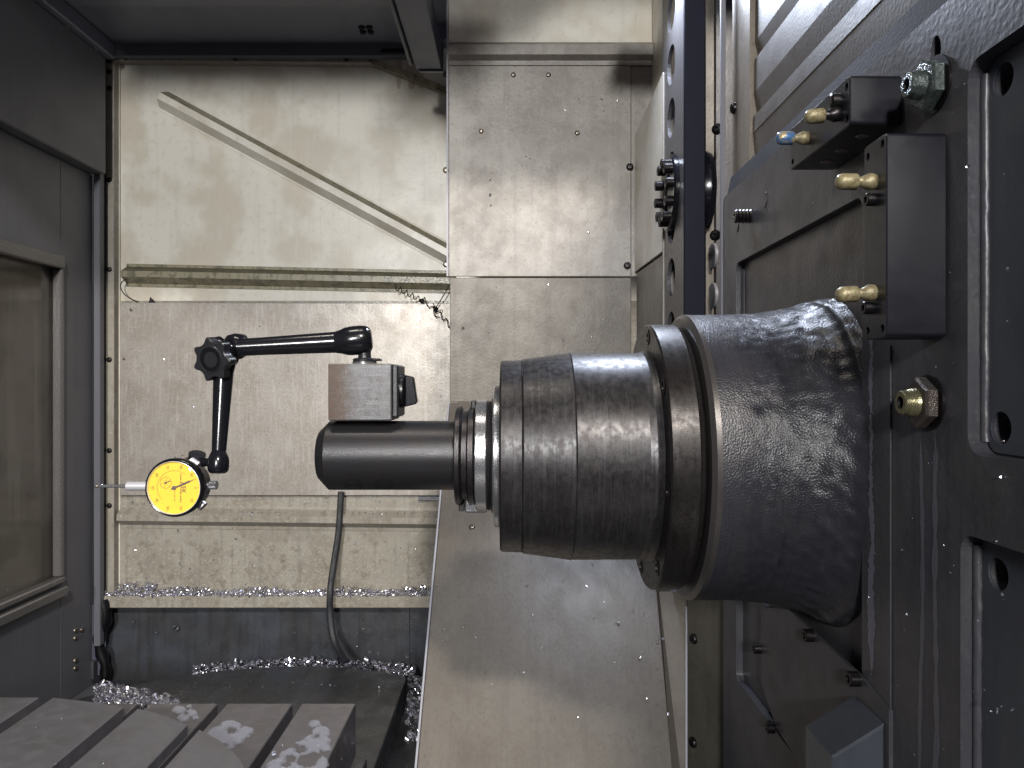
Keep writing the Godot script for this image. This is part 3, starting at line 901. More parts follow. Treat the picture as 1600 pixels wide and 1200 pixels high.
# ------------------------------------------------------------------ perforated rail and hub
func build_rail() -> void:
	var rail := thing("perforated_rail", "tall dark upright rail with a row of round holes", "rail", Vector3(0.265, CY - 0.1, -1.2))
	var t := 0.030
	var x0 := 0.25
	var m := MB.new()
	var z0 := -1.277
	var z1 := -1.12
	var zc := -1.207
	var R := 0.030
	var pitch := 0.0835
	var y0 := 0.585
	var cells := 11
	var seg := 28
	# left wall of the rail with real holes, cell by cell
	for c in range(-3, cells):
		var yc := CY + y0 - pitch * c
		for s in [0.0, 0.006]:
			var o := Vector3(-1 if s == 0.0 else 1, 0, 0)
			for j in seg:
				var a0 := TAU * j / seg
				var a1 := TAU * (j + 1) / seg
				var g := func(a: float) -> Vector2:      # rim of the cell
					var dz := cos(a)
					var dy := sin(a)
					var k := 1e9
					if dz > 1e-6:
						k = minf(k, (z1 - zc) / dz)
					if dz < -1e-6:
						k = minf(k, (z0 - zc) / dz)
					if absf(dy) > 1e-6:
						k = minf(k, pitch / 2.0 / absf(dy))
					return Vector2(zc + dz * k, yc + dy * k)
				var u0: Vector2 = g.call(a0)
				var u1: Vector2 = g.call(a1)
				var i0 := Vector3(x0 + s, yc + R * sin(a0), zc + R * cos(a0))
				var i1 := Vector3(x0 + s, yc + R * sin(a1), zc + R * cos(a1))
				m.quad(i0, i1, Vector3(x0 + s, u1.y, u1.x), Vector3(x0 + s, u0.y, u0.x), o)
				for cn in [Vector2(z0, yc - pitch / 2), Vector2(z0, yc + pitch / 2), Vector2(z1, yc - pitch / 2), Vector2(z1, yc + pitch / 2)]:
					var ca: float = atan2(cn.y - yc, cn.x - zc)
					if ca < 0:
						ca += TAU
					if ca > a0 and ca < a1:
						m.tri(Vector3(x0 + s, u0.y, u0.x), Vector3(x0 + s, cn.y, cn.x), Vector3(x0 + s, u1.y, u1.x), o)
				if s == 0.0:
					m.quad(i0, i1, i1 + Vector3(0.006, 0, 0), i0 + Vector3(0.006, 0, 0), Vector3(0, -sin((a0 + a1) / 2), -cos((a0 + a1) / 2)))
	part("perforated_side", m.mesh(), M.anodised, rail)
	m = MB.new()
	m.box(Vector3(x0 - 0.0005, CY - 0.29, z1 + 0.0005), Vector3(x0 + t, CY + 0.88, z1 + 0.007), 0.0012)
	part("front_face", m.mesh(), M.navy, rail)
	m = MB.new()
	m.box(Vector3(x0 + t - 0.006, CY - 0.29, z0), Vector3(x0 + t, CY + 0.88, z1), 0.001)
	part("far_side", m.mesh(), M.navy, rail)

	var hub := thing("drive_hub", "black round drive hub clamped on the perforated rail with ring of screws", "hub", Vector3(0.265, CY + 0.3, -1.2))
	var xf := Transform3D(Basis(), Vector3(0, CY + 0.298, -1.2))
	m = MB.new()
	m.lathe([Vector2(0.243, 0.030), Vector2(0.2415, 0.034), Vector2(0.2415, 0.056), Vector2(0.244, 0.059), Vector2(0.2495, 0.059)], xf, 48, 30)
	part("clamp_ring", m.mesh(), M.black_gloss, hub)
	m = MB.new()
	m.lathe([Vector2(0.246, 0.0), Vector2(0.246, 0.030), Vector2(0.2495, 0.031)], xf, 32, 30)
	part("centre_disc", m.mesh(), M.black_plastic, hub)
	m = MB.new()
	m.lathe([Vector2(0.2805, 0.060), Vector2(0.284, 0.062), Vector2(0.296, 0.064), Vector2(0.304, 0.061), Vector2(0.306, 0.0)], xf, 48, 30)
	part("rear_disc", m.mesh(), M.black_gloss, hub)
	for i in 10:
		var a := TAU * (i + 0.3) / 10
		bolt(hub, Vector3(0.2415, CY + 0.298 + 0.044 * cos(a), -1.2 + 0.044 * sin(a)), Vector3(-1, 0, 0), 0.0078, M.dark_bolt, socket_head, "screw")

	# sheets beyond the rail, at the far end of the casting
	var st := thing("far_cover_strip", "narrow cream cover strip between rail and headstock", "cover", Vector3(0.29, CY, -1.15))
	part("cream_strip", MeshlessBox(Vector3(0.303, CY - 0.3, -1.24), Vector3(0.316, CY + 0.88, -1.2)), M.film_low, st)
	part("dark_strip", MeshlessBox(Vector3(0.3165, CY - 0.3, -1.22), Vector3(0.345, CY + 0.88, -1.19)), M.casting, st)
	part("light_edge", MeshlessBox(Vector3(0.2725, CY - 0.2, -1.006), Vector3(0.2785, CY + 0.75, -1.001)), M.strip_edge, st)
	for w in [[1121, 202], [1118, 368]]:
		bolt(st, P(w[0], w[1], 1.11), Vector3(-0.5, 0, 0.8), 0.008, M.dark_bolt, button_head)
	for y in [400, 462]:
		part("lit_hole_disc", lathe_dir([Vector2(-0.004, 0.02), Vector2(0.0, 0.0195), Vector2(0.001, 0.0175), Vector2(0.001, 0.0)], P(1112, y, 1.19), Vector3(-1.0, 0, 0.05), 24), M.pale_edge, st)  # pale discs for holes, light showing through put in as colour

# ------------------------------------------------------------------ headstock
const HX := 0.275
func rounded(d0: float, d1: float, y0: float, y1: float, r: float, corners := 15) -> PackedVector2Array:
	var p := PackedVector2Array()     # (depth, height), corners bit mask: 1 d0y0, 2 d1y0, 4 d1y1, 8 d0y1
	var cs := [[d0, y0, PI, 1], [d1, y0, PI * 1.5, 2], [d1, y1, 0.0, 4], [d0, y1, PI / 2, 8]]
	for c in cs:
		if corners & int(c[3]):
			var cx: float = c[0] + (r if c[0] == d0 else -r)
			var cy: float = c[1] + (r if c[1] == y0 else -r)
			for i in 7:
				var a: float = c[2] + PI / 2 * i / 6.0
				p.append(Vector2(cx + r * cos(a), cy + r * sin(a)))
		else:
			p.append(Vector2(c[0], c[1]))
	return p

func prism(poly: PackedVector2Array, xa: float, xb: float) -> ArrayMesh:      # (depth, height) polygon between two x
	var m := MB.new()
	# local x -> -z (depth), local y -> y, local z -> +x
	m.extrude(poly, xb - xa, Transform3D(Basis(Vector3(0, 0, -1), Vector3.UP, Vector3(1, 0, 0)), Vector3(xa, CY, 0)))
	return m.mesh()

func csg_sub(root: CSGShape3D, mesh: Mesh) -> void:
	var c := CSGMesh3D.new()
	c.mesh = mesh
	c.operation = CSGShape3D.OPERATION_SUBTRACTION
	root.add_child(c)

func build_headstock() -> void:
	var base := Vector3(HX, CY - 0.7, -0.6)
	var head := thing("headstock", "massive dark cast headstock with recessed pockets and round spindle housing", "machine head", base)
	var body := CSGMesh3D.new()
	body.name = "casting_body"
	body.mesh = prism(PackedVector2Array([Vector2(0.12, -0.8), Vector2(1.0, -0.8), Vector2(1.0, 0.236), Vector2(0.994, 0.242), Vector2(0.12, 0.242)]), HX, HX + 0.05)
	body.material_override = M.casting
	csg_sub(body, prism(rounded(0.603, 0.943, -0.362, 0.148, 0.010), HX - 0.01, HX + 0.010))
	csg_sub(body, prism(rounded(0.15, 0.4635, -0.042, 0.193, 0.012), HX - 0.01, HX + 0.012))
	csg_sub(body, prism(rounded(0.15, 0.471, -0.79, -0.091, 0.012), HX - 0.01, HX + 0.012))
	for w in [[0.4465, 0.177], [0.4485, -0.0256], [0.4510, -0.1117]]:
		var c := PackedVector2Array()
		for i in 24:
			c.append(Vector2(w[0], w[1]) + Vector2(cos(TAU * i / 24), sin(TAU * i / 24)) * 0.0095)
		csg_sub(body, prism(c, HX, HX + 0.035))
	var slot := PackedVector2Array()          # oval hole above the green nut
	for i in 24:
		slot.append(Vector2(0.4985 + 0.0062 * cos(TAU * i / 24), 0.2155 + 0.0105 * sin(TAU * i / 24)))
	csg_sub(body, prism(slot, HX - 0.01, HX + 0.02))
	head.add_child(body)
	body.position = -base
	# painted floors of the pockets, a hair above the cast floor
	part("pocket_floor", prism(rounded(0.6045, 0.9415, -0.3605, 0.1465, 0.009), HX + 0.0085, HX + 0.0097), M.casting, head)
	var fl := CSGMesh3D.new()
	fl.name = "pocket_floor"
	fl.mesh = prism(rounded(0.1515, 0.462, -0.0405, 0.1915, 0.011), HX + 0.0105, HX + 0.0117)
	fl.material_override = M.pocket
	for w in [[0.4465, 0.177], [0.4485, -0.0256]]:
		var c := PackedVector2Array()
		for i in 24:
			c.append(Vector2(w[0], w[1]) + Vector2(cos(TAU * i / 24), sin(TAU * i / 24)) * 0.0095)
		csg_sub(fl, prism(c, HX, HX + 0.035))
	head.add_child(fl, true)
	fl.position = -base
	fl = CSGMesh3D.new()
	fl.name = "pocket_floor"
	fl.mesh = prism(rounded(0.1515, 0.4695, -0.7885, -0.0925, 0.011), HX + 0.0105, HX + 0.0117)
	fl.material_override = M.pocket
	var cc := PackedVector2Array()
	for i in 24:
		cc.append(Vector2(0.4510, -0.1117) + Vector2(cos(TAU * i / 24), sin(TAU * i / 24)) * 0.0095)
	csg_sub(fl, prism(cc, HX, HX + 0.035))
	head.add_child(fl, true)
	fl.position = -base
	# lumpy cast fillets along the pocket edges
	for w in [[0.4622, -0.035, 0.186, 0.0030], [0.4696, -0.75, -0.098, 0.0032], [0.9395, -0.05, 0.140, 0.0042]]:
		var pts := []
		var rad := []
		var k := int((w[2] - w[1]) / 0.0060)
		for i in k + 1:
			var y: float = lerpf(w[1], w[2], i / float(k))
			pts.append(Vector3(HX + 0.0100, CY + y, -w[0] + rng.randf_range(-0.0005, 0.0005)))
			rad.append(w[3] * (1.0 + rng.randf_range(-0.06, 0.06)))
		var b := MB.new()
		b.tube(pts, rad, 9)
		part("cast_fillet", b.mesh(), M.casting, head)
	# top edge strip
	var m := MB.new()
	m.extrude(PackedVector2Array([Vector2(HX + 0.0008, 0.2425), Vector2(HX + 0.0055, 0.2645), Vector2(HX + 0.03, 0.2645), Vector2(HX + 0.03, 0.2425)]), 0.86, Transform3D(Basis(), Vector3(0, CY, -0.985)), 0.0006)
	part("top_edge", m.mesh(), M.cast_matte, head)
	# raised band left of the right pocket
	part("machined_band", prism(PackedVector2Array([Vector2(0.5555, -0.795), Vector2(0.600, -0.26), Vector2(0.600, 0.028), Vector2(0.5555, 0.028)]), HX - 0.0016, HX - 0.0004), M.casting, head)
	# housing
	var ax := Transform3D(Basis(), Vector3(0, CY - 0.0695, -0.75))
	var nz := FastNoiseLite.new()
	nz.seed = 5
	nz.frequency = 90.0
	nz.fractal_octaves = 2
	# the flare into the face is wide towards the open side, narrow above and below
	var flare := func(x: float) -> float:
		var u := clampf((x - 0.195) / 0.0795, 0.0, 1.0)
		var w := 0.0290 * (0.30 * u * u + 0.70 * (1.0 - sqrt(maxf(1.0 - u * u, 0.0))))
		return w + maxf(x - 0.2745, 0.0) * 0.6
	var wob := func(x: float, a: float) -> float:
		var k: float = clampf((x - 0.172) / 0.03, 0.0, 1.0)
		var open := 0.33 + 0.67 * smoothstep(0.05, 0.75, sin(a))
		return flare.call(x) * open + k * (0.0005 + 0.0011 * clampf((x - 0.22) / 0.05, 0.0, 1.0)) * nz.get_noise_3d(x * (1.0 if x < 0.22 else 0.6), 0.14 * cos(a), 0.14 * sin(a))
	var prof := [Vector2(0.161, 0.118), Vector2(0.161, 0.1325), Vector2(0.1645, 0.1365)]
	part("housing_rim", lathed(prof + [Vector2(0.169, 0.1365), Vector2(0.1695, 0.135)], ax, 128), M.rim_steel, head)
	prof = [Vector2(0.1695, 0.1345), Vector2(0.171, 0.1362)]
	for i in 44:
		prof.append(Vector2(0.178 + (0.2865 - 0.178) * i / 43.0, 0.1364))
	var hb := MB.new()
	hb.lathe(prof, ax, 160, 50, wob)
	part("spindle_housing", hb.mesh(), M.casting_rough, head)
	# small plugs and screw in the face
	var th := MB.new()
	var tp := []
	for i in 9:
		tp.append(Vector2(-0.002 * i, 0.0082 if i % 2 == 0 else 0.0070))
	tp.reverse()
	th.lathe([Vector2(-0.0165, 0.0), Vector2(-0.0165, 0.003), Vector2(-0.0185, 0.0035), Vector2(-0.0185, 0.0065)] + tp, Transform3D(Basis(), onx(1172, 338, HX)), 24, 20)
	part("threaded_plug", th.mesh(), M.dark_bolt, head)
	for w in [[1195, 312, 0.0065], [1152, 352, 0.006]]:
		var c := PackedVector2Array()
		for i in 20:
			c.append(Vector2(onx(w[0], w[1], HX).z * -1.0 + w[2] * cos(TAU * i / 20), onx(w[0], w[1], HX).y - CY + w[2] * 1.3 * sin(TAU * i / 20)))
		part("seal_plug", prism(c, HX - 0.0009, HX + 0.001), M.casting, head)
	# coolant runs: pale dried trails
	var nn := FastNoiseLite.new()
	nn.seed = 9
	nn.frequency = 1.0
	for w in [[0.5165, -0.78, -0.035, 0.0030, 3.0], [0.4975, -0.78, -0.028, 0.0036, 7.0]]:
		var fn := func(x: float, y: float) -> float:
			var wv := 0.0014 * nn.get_noise_2d(y * 22.0, w[4]) + 0.006 * nn.get_noise_2d(y * 3.0, w[4] + 3.0)
			return w[3] * (0.75 + 0.5 * nn.get_noise_2d(y * 40.0, w[4] + 9.0)) * clampf((w[2] - y) / 0.02, 0.0, 1.0) - absf(x - wv)
		part("coolant_trail", blob(fn, -0.012, 0.012, w[1], w[2], 0.0011, func(x, y): return Vector3(HX - 0.0006, CY + y, -(w[0] + x)), Vector3(-1, 0, 0)), M.stain, head)
	var fs := func(x: float, y: float) -> float:
		var wv := 0.004 * nn.get_noise_2d(y * 9.0, 40.0) + 0.002 * nn.get_noise_2d(y * 40.0, 45.0) + 0.008 * (y + 0.1) * 0.3
		var lw := 0.0024 + 0.0028 * nn.get_noise_2d(y * 30.0, 51.0) + 0.002 * clampf((-0.10 - y) / 0.05, 0.0, 1.0) - 0.008 * clampf((-0.20 - y) / 0.04, 0.0, 1.0)
		return lw + 0.0034 * nn.get_noise_2d(y * 190.0, x * 260.0) - absf(x - wv)
	part("dried_residue", blob(fs, -0.016, 0.016, -0.24, 0.10, 0.0010, func(x, y): return Vector3(HX - 0.0021, CY + y, -(0.5835 + x)), Vector3(-1, 0, 0)), M.residue, head)

	# lower cover sheet on the casting and its screws
	var cov := thing("lower_cover", "dark sheet cover screwed below the spindle housing with slanted edges", "cover", onx(1300, 1200, HX))
	var q := []
	for w in [[1189, 948], [1232, 952], [1350, 1062], [1389, 1110], [1389, 1300], [1330, 1300], [1250, 1195], [1213, 1137], [1189, 1066]]:
		q.append(onx(w[0], w[1], HX - 0.003))
	var cp := PackedVector2Array()
	for p in q:
		cp.append(Vector2(-p.z, p.y - CY))
	part("cover_sheet", prism(cp, HX - 0.003, HX + 0.0), M.casting, cov)
	part("cover_step", prism(PackedVector2Array([cp[0] + Vector2(0.002, 0), cp[8] + Vector2(0.002, 0), cp[7] + Vector2(0.003, -0.002), cp[6] + Vector2(0.003, -0.002), cp[6] + Vector2(0.012, -0.002), cp[7] + Vector2(0.02, -0.002), cp[8] + Vector2(0.02, 0), cp[0] + Vector2(0.02, 0)]), HX + 0.004, HX + 0.0083), M.pocket, cov)
	for w in [[1270, 993], [1341, 1061], [1209, 1137], [1188, 1013]]:
		bolt(cov, onx(w[0], w[1], HX - 0.003), Vector3(-1, 0, 0), 0.0058, M.dark_bolt, socket_head, "screw")
	# box with a sloping top
	var bx := thing("sloped_box", "small blue grey box with sloping top at foot of headstock", "box", Vector3(0.25, CY - 0.5, -0.585))
	m = MB.new()
	m.extrude(PackedVector2Array([Vector2(0.233, -0.2715), Vector2(HX - 0.0035, -0.2475), Vector2(HX - 0.0035, -0.5), Vector2(0.233, -0.5)]), 0.052, Transform3D(Basis(), Vector3(0, CY, -0.611)), 0.0016)
	part("box_shell", m.mesh(), M.pocket, bx)

func lathed(p: Array, xf: Transform3D, seg := 64, sm := 30.0) -> ArrayMesh:
	var m := MB.new()
	m.lathe(p, xf, seg, sm)
	return m.mesh()

# ------------------------------------------------------------------ way covers over the casting
func build_way_cover() -> void:
	var wc := thing("way_cover", "stacked grey sheet way covers running back above the headstock", "cover", Vector3(0.3, CY + 0.27, -0.5))
	var strips := [[0.270, 0.302, 0.2935, 0.2905], [0.302, 0.3215, 0.290, 0.2905], [0.325, 0.350, 0.2955, 0.2915], [0.350, 0.390, 0.2915, 0.292], [0.394, 0.412, 0.297, 0.293], [0.412, 0.56, 0.293, 0.294], [0.56, 0.80, 0.294, 0.296]]
	var mats := [M.way, M.way, M.way, M.way, M.way, M.way, M.way]
	for i in strips.size():
		var s: Array = strips[i]
		var m := MB.new()
		m.extrude(PackedVector2Array([Vector2(s[2], s[0]), Vector2(s[3], s[1]), Vector2(s[3] + 0.02, s[1]), Vector2(s[2] + 0.02, s[0])]), 0.78, Transform3D(Basis(), Vector3(0, CY, -0.925)), 0.0005)
		part("cover_sheet", m.mesh(), mats[i], wc)
	part("end_plate", MeshlessBox(Vector3(0.287, CY + 0.215, -1.0), Vector3(0.302, CY + 0.80, -0.927)), M.film_dark, wc)
	part("gap_backing", MeshlessBox(Vector3(0.318, CY + 0.24, -0.92), Vector3(0.33, CY + 0.80, -0.14)), M.gap_black, wc)
	bolt(wc, onx(1148, 169, 0.287), Vector3(-1, 0, 0), 0.0072, M.dark_bolt, button_head)

# ------------------------------------------------------------------ lubrication blocks
func fitting(parent: Node3D, at: Vector3, s: float, m1: Material, m2: Material, tilt := Vector3.ZERO) -> void:
	var x := (Vector3(-1, 0, 0) + tilt).normalized()
	var y := x.cross(Vector3(0.1, 0.3, 0.9)).normalized()
	var xf := Transform3D(Basis(x, y, x.cross(y)).scaled_local(Vector3(s, s, s)), at)
	var f := part("grease_fitting", lathed([Vector2(0.0, 0.0052), Vector2(0.002, 0.0056), Vector2(0.0045, 0.0058), Vector2(0.009, 0.0036), Vector2(0.0095, 0.0033), Vector2(0.0125, 0.0033)], xf, 20, 40), m1, parent)
	part("dust_cap", lathed([Vector2(0.0125, 0.0), Vector2(0.0125, 0.0052), Vector2(0.0132, 0.0056), Vector2(0.0225, 0.0056), Vector2(0.0252, 0.0046), Vector2(0.0266, 0.0026), Vector2(0.0268, 0.0)], xf, 20, 40), m2, f)

func block_mesh(lo: Vector3, hi: Vector3, r: float) -> ArrayMesh:
	var m := MB.new()
	m.extrude(rounded(-hi.z, -lo.z, lo.y - CY, hi.y - CY, r), hi.x - lo.x, Transform3D(Basis(Vector3(0, 0, -1), Vector3.UP, Vector3(1, 0, 0)), Vector3(lo.x, CY, 0)), 0.0008, true)
	return m.mesh()

func drilled(o: Node3D, mesh: Mesh, holes: Array, x: float, mt: Material) -> void:
	var b := CSGMesh3D.new()
	b.name = "block_body"
	b.mesh = mesh
	b.material_override = mt
	for h in holes:
		var c := PackedVector2Array()
		for i in 20:
			c.append(Vector2(h[0] + h[2] * cos(TAU * i / 20), h[1] + h[2] * sin(TAU * i / 20)))
		csg_sub(b, prism(c, x - 0.01, x + 0.012))
	o.add_child(b, true)
	b.position = -o.position

func build_blocks() -> void:
	var a := thing("manifold_block", "upper black manifold block with blue capped fitting, longer than its neighbour", "manifold block", Vector3(0.256, CY + 0.1825, -0.6), "black manifold blocks bolted to the headstock")
	drilled(a, block_mesh(Vector3(0.238, CY + 0.1825, -0.657), Vector3(HX - 0.0004, CY + 0.218, -0.541), 0.003), [[0.5465, 0.2115, 0.0028], [0.5465, 0.1885, 0.0028], [0.651, 0.2105, 0.0026], [0.651, 0.1885, 0.0026]], 0.238, M.anodised_dark)
	fitting(a, onx(1312, 178, 0.238), 0.95, M.dark_bolt, M.brass, Vector3(0, -0.1, 0))
	fitting(a, onx(1262, 216, 0.238), 0.95, M.brass, M.painted_brass)
	var sc := MB.new()
	sc.lathe([Vector2(-0.002, 0.0062), Vector2(0.006, 0.006), Vector2(0.007, 0.004), Vector2(0.007, 0.0)], Transform3D(Basis(Vector3(-1, 0, 0), Vector3.UP, Vector3(0, 0, -1)), Vector3(0.238, CY + 0.2055, -0.5585)), 6, 10)
	part("hex_plug", sc.mesh(), M.dark_bolt, a)
	for w in [[0.565, 0.258], [0.60, 0.258], [0.63, 0.258]]:
		part("label_dot", lathed([Vector2(0.0, 0.0), Vector2(0.0, 0.0045), Vector2(-0.0006, 0.005), Vector2(-0.0012, 0.005)], Transform3D(Basis(Vector3(0, -1, 0), Vector3(1, 0, 0), Vector3(0, 0, 1)), Vector3(w[1], CY + 0.1818, -w[0])), 20), M.zinc_bolt, a)
	var b := thing("manifold_block", "tall black manifold block with two brass fittings, nearest the right pocket", "manifold block", Vector3(0.256, CY + 0.0295, -0.5), "black manifold blocks bolted to the headstock")
	drilled(b, block_mesh(Vector3(0.2365, CY + 0.0295, -0.516), Vector3(HX - 0.0004, CY + 0.159, -0.485), 0.003), [[0.4905, 0.1535, 0.0026], [0.5105, 0.151, 0.0026], [0.4905, 0.0355, 0.0026], [0.5105, 0.0355, 0.0026]], 0.2365, M.anodised_dark)
	fitting(b, onx(1367, 284, 0.2365), 0.95, M.brass, M.brass)
	fitting(b, onx(1367, 457, 0.2365), 0.95, M.brass, M.brass, Vector3(0, -0.07, 0.0))
	bolt(b, onx(1366, 312, 0.2365), Vector3(-1, 0, 0), 0.0042, M.dark_bolt, socket_head, "screw")
	bolt(b, onx(1362, 481, 0.2365), Vector3(-1, 0, 0), 0.0042, M.dark_bolt, socket_head, "screw")

func lock_nut(at: Vector3, label: String, nutm: Material, plugm: Material) -> void:
	var t := thing("lock_nut", label, "lock nut", at, "hexagon lock nuts on the headstock")
	var xf := Transform3D(Basis(Vector3(-1, 0, 0), Vector3.UP, Vector3(0, 0, -1)), at)
	part("washer", lathed([Vector2(0.0, 0.0), Vector2(0.0, 0.0185), Vector2(0.0012, 0.0185), Vector2(0.0014, 0.0)], xf, 32), M.dark_bolt, t)
	var m := MB.new()
	var hexp := PackedVector2Array()
	for i in 6:
		hexp.append(Vector2(0.0168 * cos(TAU * i / 6 + PI / 2), 0.0168 * sin(TAU * i / 6 + PI / 2)))
	m.extrude(hexp, 0.0085, Transform3D(Basis(Vector3(0, 0, 1), Vector3.UP, Vector3(-1, 0, 0)), at + Vector3(-0.0012, 0, 0)), 0.0014)
	part("nut", m.mesh(), nutm, t)
	part("threaded_stud", lathed([Vector2(0.0095, 0.0095), Vector2(0.0115, 0.0088), Vector2(0.012, 0.0093), Vector2(0.0135, 0.0085), Vector2(0.014, 0.009), Vector2(0.0155, 0.0082), Vector2(0.0185, 0.0080), Vector2(0.0192, 0.0072), Vector2(0.0192, 0.0042)], xf, 28, 20), plugm, t)
	part("hex_socket", lathed([Vector2(0.0192, 0.0042), Vector2(0.014, 0.0040), Vector2(0.0138, 0.0)], xf, 6, 20), M.gap_black, t)

# ------------------------------------------------------------------ spindle and tool
func build_spindle() -> void:
	var ax := Transform3D(Basis(), Vector3(0, CY - 0.0695, -0.75))
	var sp := thing("spindle_nose", "stained steel spindle nose with a wide bolted flange", "spindle", ax.origin + Vector3(0.06, 0, 0))
	part("front_ring", lathed([Vector2(-0.0112, 0.060), Vector2(-0.0112, 0.0905), Vector2(-0.0095, 0.0922), Vector2(0.0085, 0.0928), Vector2(0.0092, 0.0922)], ax, 128), M.worn_steel, sp)
	part("nose_taper", lathed([Vector2(0.0092, 0.0922), Vector2(0.0098, 0.0934), Vector2(0.0105, 0.0938), Vector2(0.0545, 0.0998), Vector2(0.0552, 0.1002), Vector2(0.0560, 0.0996), Vector2(0.118, 0.0994), Vector2(0.124, 0.1004), Vector2(0.1295, 0.1030), Vector2(0.1305, 0.108)], ax, 144, 4), M.worn_steel, sp)
	part("flange", lathed([Vector2(0.1295, 0.098), Vector2(0.1295, 0.1255), Vector2(0.1310, 0.1270), Vector2(0.1535, 0.1270), Vector2(0.155, 0.1255), Vector2(0.1575, 0.1245), Vector2(0.161, 0.120)], ax, 144), M.ring_steel, sp)
	for i in 8:
		var a := TAU * (i + 0.22) / 8
		var o := Vector3(0.1293, 0.1155 * cos(a), 0.1155 * sin(a))
		part("flange_bolt", lathed([Vector2(0.0, 0.0075), Vector2(-0.0008, 0.0068), Vector2(-0.0008, 0.0046), Vector2(0.004, 0.0044), Vector2(0.004, 0.0)], Transform3D(Basis(), ax.origin + o), 20), M.dark_bolt, sp)
	part("cap_ring", lathed([Vector2(-0.0135, 0.050), Vector2(-0.0178, 0.0605), Vector2(-0.0178, 0.0665), Vector2(-0.0165, 0.0690), Vector2(-0.0135, 0.0695), Vector2(-0.0112, 0.0690)], ax, 96), M.bright_steel, sp)
	part("dark_ring", lathed([Vector2(-0.0235, 0.040), Vector2(-0.0235, 0.0525), Vector2(-0.0225, 0.0535), Vector2(-0.0205, 0.0525), Vector2(-0.0195, 0.0555), Vector2(-0.0165, 0.0580), Vector2(-0.0135, 0.058)], ax, 96), M.black_oxide, sp)
	part("end_ring", lathed([Vector2(-0.0345, 0.040), Vector2(-0.0345, 0.0530), Vector2(-0.0335, 0.0542), Vector2(-0.0245, 0.0542), Vector2(-0.0236, 0.0530)], ax, 96), M.bright_steel, sp)
	var m := MB.new()
	m.box(Vector3(-0.0455, -0.0545, -0.012), Vector3(-0.024, -0.0415, 0.012), 0.0015, ax)
	part("drive_key", m.mesh(), M.bright_steel, sp)
	m = MB.new()
	m.box(Vector3(-0.0395, 0.040, -0.012), Vector3(-0.0347, 0.0535, 0.012), 0.001, ax)
	part("drive_key", m.mesh(), M.black_oxide, sp)
	var bar := thing("boring_bar", "plain black cylindrical boring bar in a grooved holder in the spindle", "tool holder", ax.origin + Vector3(-0.1, 0, 0))
	var prof := [Vector2(-0.1915, 0.0), Vector2(-0.1915, 0.0185), Vector2(-0.1905, 0.0200), Vector2(-0.1760, 0.0328), Vector2(-0.1745, 0.0336), Vector2(-0.0545, 0.0336), Vector2(-0.0530, 0.0346)]
	var body := CSGMesh3D.new()
	body.name = "bar_body"
	body.mesh = lathed([Vector2(-0.1868, 0.0), Vector2(-0.1868, 0.0238), Vector2(-0.1863, 0.0244), Vector2(-0.1774, 0.0333), Vector2(-0.1769, 0.0336), Vector2(-0.0540, 0.0336), Vector2(-0.0540, 0.0)], ax, 96, 20)
	part("bar_body", body.mesh, M.black_oxide, bar)
	body.free()
	# two screw pockets on the underside
	for x in [-0.151, -0.122]:
		var pk := MB.new()
		var n := 24
		for j in n:
			var a0 := TAU * j / n
			var a1 := TAU * (j + 1) / n
			var g := func(a: float, k: float) -> Vector3:
				var ang := 2.50 + 0.0095 * k * sin(a) / 0.0336
				return ax * Vector3(x + 0.0095 * k * cos(a), 0.03372 * cos(ang), 0.03372 * sin(ang))
			pk.tri(g.call(0.0, 0.0), g.call(a0, 1.0), g.call(a1, 1.0), Vector3(0, -0.8, 0.6))
		part("screw_pocket", pk.mesh(), M.gap_black, bar)
	part("front_flange", lathed([Vector2(-0.0540, 0.030), Vector2(-0.0540, 0.0470), Vector2(-0.0530, 0.0482), Vector2(-0.0492, 0.0482), Vector2(-0.0478, 0.0462), Vector2(-0.0462, 0.042)], ax, 96), M.oxide_ring, bar)
	part("gripper_groove", lathed([Vector2(-0.0478, 0.036), Vector2(-0.0470, 0.0440), Vector2(-0.0425, 0.0440), Vector2(-0.0420, 0.036)], ax, 96), M.oxide_ring, bar)
	part("rear_flange", lathed([Vector2(-0.0430, 0.042), Vector2(-0.0420, 0.0466), Vector2(-0.0410, 0.0482), Vector2(-0.0364, 0.0482), Vector2(-0.0354, 0.0470), Vector2(-0.0354, 0.030)], ax, 96), M.oxide_ring, bar)
	m = MB.new()
	m.box(Vector3(-0.0515, -0.0535, -0.008), Vector3(-0.046, -0.044, 0.008), 0.0006, ax)
	part("key_slot", m.mesh(), M.gap_black, bar)
	m = MB.new()
	m.lathe([Vector2(-0.0356, 0.034), Vector2(-0.0346, 0.034)], ax, 48)
	part("taper_neck", m.mesh(), M.black_oxide, bar)

# ------------------------------------------------------------------ magnetic stand and indicator
func rod(a: Vector3, b: Vector3, prof: Array, seg := 32) -> ArrayMesh:        # profile over 0..1 of the way from a to b
	var x := (b - a).normalized()
	var y := x.cross(Vector3(0.1, 0.25, 0.95)).normalized()
	var L := a.distance_to(b)
	var p := []
	for q in prof:
		p.append(Vector2(q.x * L, q.y))
	return lathed(p, Transform3D(Basis(x, y, x.cross(y)), a), seg, 50)

func socket_profile(L: float, r_in: float, R: float, r_end: float) -> Array:      # bulged end of an arm, absolute lengths
	return [Vector2(0, r_in), Vector2(L * 0.02, r_in * 1.02), Vector2(L * 0.16, R * 0.82), Vector2(L * 0.30, R * 0.95), Vector2(L * 0.45, R), Vector2(L * 0.72, R), Vector2(L * 0.86, R * 0.95), Vector2(L * 0.95, R * 0.82), Vector2(L, r_end), Vector2(L, 0)]

